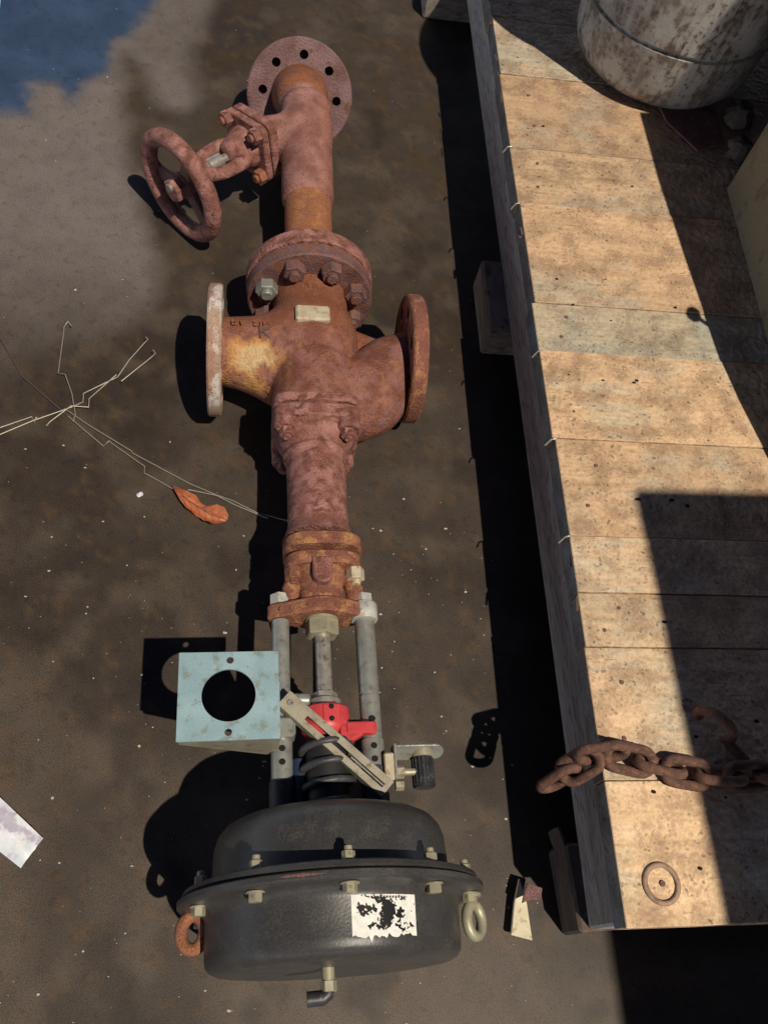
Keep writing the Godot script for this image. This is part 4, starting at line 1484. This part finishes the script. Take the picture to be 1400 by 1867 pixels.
	sp.extrude(Transform3D(Basis(Vector3.RIGHT, PI / 2) * Basis(Vector3(0, 0, 1), .0), Vector3(.288, .012, -.064)), PackedVector2Array([Vector2(.003, -.033), Vector2(.009, -.012), Vector2(.0125, .026), Vector2(-.0095, .021), Vector2(-.004, -.01)]), -.003, .003, .0008)
	var so := put("wood_splinter", sp, M.splinter)
	so.rotation = Vector3(0, 0, 0)
	tag(so, "pale fresh wood splinter leaning at the pallet's near corner", "splinter")
	var sp2 := MB.new()
	sp2.extrude(Transform3D(Basis(Vector3.RIGHT, PI / 2) * Basis(Vector3(0, 0, 1), .5), Vector3(.299, .028, -.082)), PackedVector2Array([Vector2(-.008, -.006), Vector2(.008, -.01), Vector2(.011, .002), Vector2(.002, .006), Vector2(-.005, .014), Vector2(-.007, .004)]), -.002, .002, .0006)
	tag(put("bark_scrap", sp2, M.rust_dark), "small brown bark scrap beside the pale splinter", "scrap")
	# scraps below the bucket
	var ca := MB.new()
	ca.extrude(Transform3D(Basis(Vector3.RIGHT, PI / 2), Vector3(.585, .170, -1.145)), PackedVector2Array([Vector2(-.045, -.04), Vector2(-.035, .006), Vector2(.004, .062), Vector2(.052, .038), Vector2(.05, -.04)]), -.002, .002, .0006)
	tag(put("card_scrap", ca, M.card), "dull red card scrap on the planks in front of the bucket", "card")
	for e in [[Vector3(.666, .182, -1.16), .022, "lump of pale rubble beside the red card, farther one"], [Vector3(.652, .178, -1.085), .02, "lump of pinkish rubble by the hood's back corner"]]:
		var rb := MB.new()
		var rn := fnl(450 + int(e[1] * 1000), 40.0, 2)
		var cc: Vector3 = e[0]
		for i in 8:
			for j in 12:
				var q := []
				for k in [[0, 0], [1, 0], [1, 1], [0, 1]]:
					var th: float = PI * (i + k[0]) / 8.0
					var ph: float = TAU * ((j + k[1]) % 12) / 12.0
					var dd := Vector3(sin(th) * cos(ph), cos(th) * .7, sin(th) * sin(ph))
					q.append(cc + dd * e[1] * (1.0 + .9 * rn.get_noise_3dv(dd * .03)))
				rb.quad(q[0], q[1], q[2], q[3], ((q[0] + q[2]) * .5 - cc).normalized())
		tag(put("rubble_lump", rb, M.stone), e[2], "rubble", "rubble on the pallet")
	# pale batten at the top and the blue sheet in the corner
	var bt := MB.new()
	bt.box(Transform3D(Basis(Vector3.UP, .1), Vector3(.262, .03, -1.66)), Vector3(.07, .055, .11), .003)
	tag(put("timber_offcut", bt, M.flange_pale), "pale timber offcut on the floor at the far end of the pallet", "offcut")
	var bs := MB.new()
	bs.box(Transform3D(Basis(Vector3.UP, .12), Vector3(-.602, .004, -1.45)), Vector3(.2, .006, .24), .002)
	tag(put("blue_sheet", bs, M.sheet), "thin pale blue sheet at the far left frame corner", "sheet")
	# pale chips on the floor
	for e in [[-.159, -.535, .0045, "small pale crumpled chip on the floor left of the leaf"], [.135, -.335, .003, "orange chip on the floor right of the cross bar"], [-.286, -.85, .002, "bright white chip on the grey floor patch"]]:
		var cm := MB.new()
		cm.box(Transform3D(Basis(Vector3(.3, 1, .2).normalized(), .6), Vector3(e[0], .0025, e[1])), Vector3(e[2] * 1.8, .0035, e[2] * 1.2), .0012)
		tag(put("chip", cm, M.leaf if e[0] > 0 else M.packet), e[3], "chip")
	# grit: more than anyone could count
	var g := MultiMesh.new()
	g.transform_format = MultiMesh.TRANSFORM_3D
	var gm := MB.new()
	gm.extrude(Transform3D(Basis(Vector3.RIGHT, -PI / 2), Vector3.ZERO), PackedVector2Array([Vector2(-1, -.6), Vector2(.5, -.8), Vector2(1, .3), Vector2(-.2, .9)]), 0, .6, .15)
	g.mesh = gm.done(M.speck)
	var cnt := 460
	g.instance_count = cnt
	for i in cnt:
		var x := rng.randf_range(-.5, .30)
		var z := rng.randf_range(-1.5, .08)
		if rng.randf() < .6:
			z = rng.randf_range(-.6, .08)
		var s := .0004 + .0013 * pow(rng.randf(), 4.0)
		if rng.randf() < .35:
			x = .1 * rng.randfn() + [-.25, .15, -.1, .2][i % 4]
			z = .07 * rng.randfn() + [-.35, -.4, .0, -.05][i % 4]
		g.set_instance_transform(i, Transform3D(Basis(Vector3.UP, rng.randf() * TAU).scaled(Vector3(s * rng.randf_range(.8, 2.2), s, s)), Vector3(x, .0002, z)))
	var gi := MultiMeshInstance3D.new()
	gi.name = "floor_grit"
	gi.multimesh = g
	gi.set_meta("kind", "stuff")
	tag(gi, "pale grit and flakes scattered over the concrete floor", "grit")
	add_child(gi)
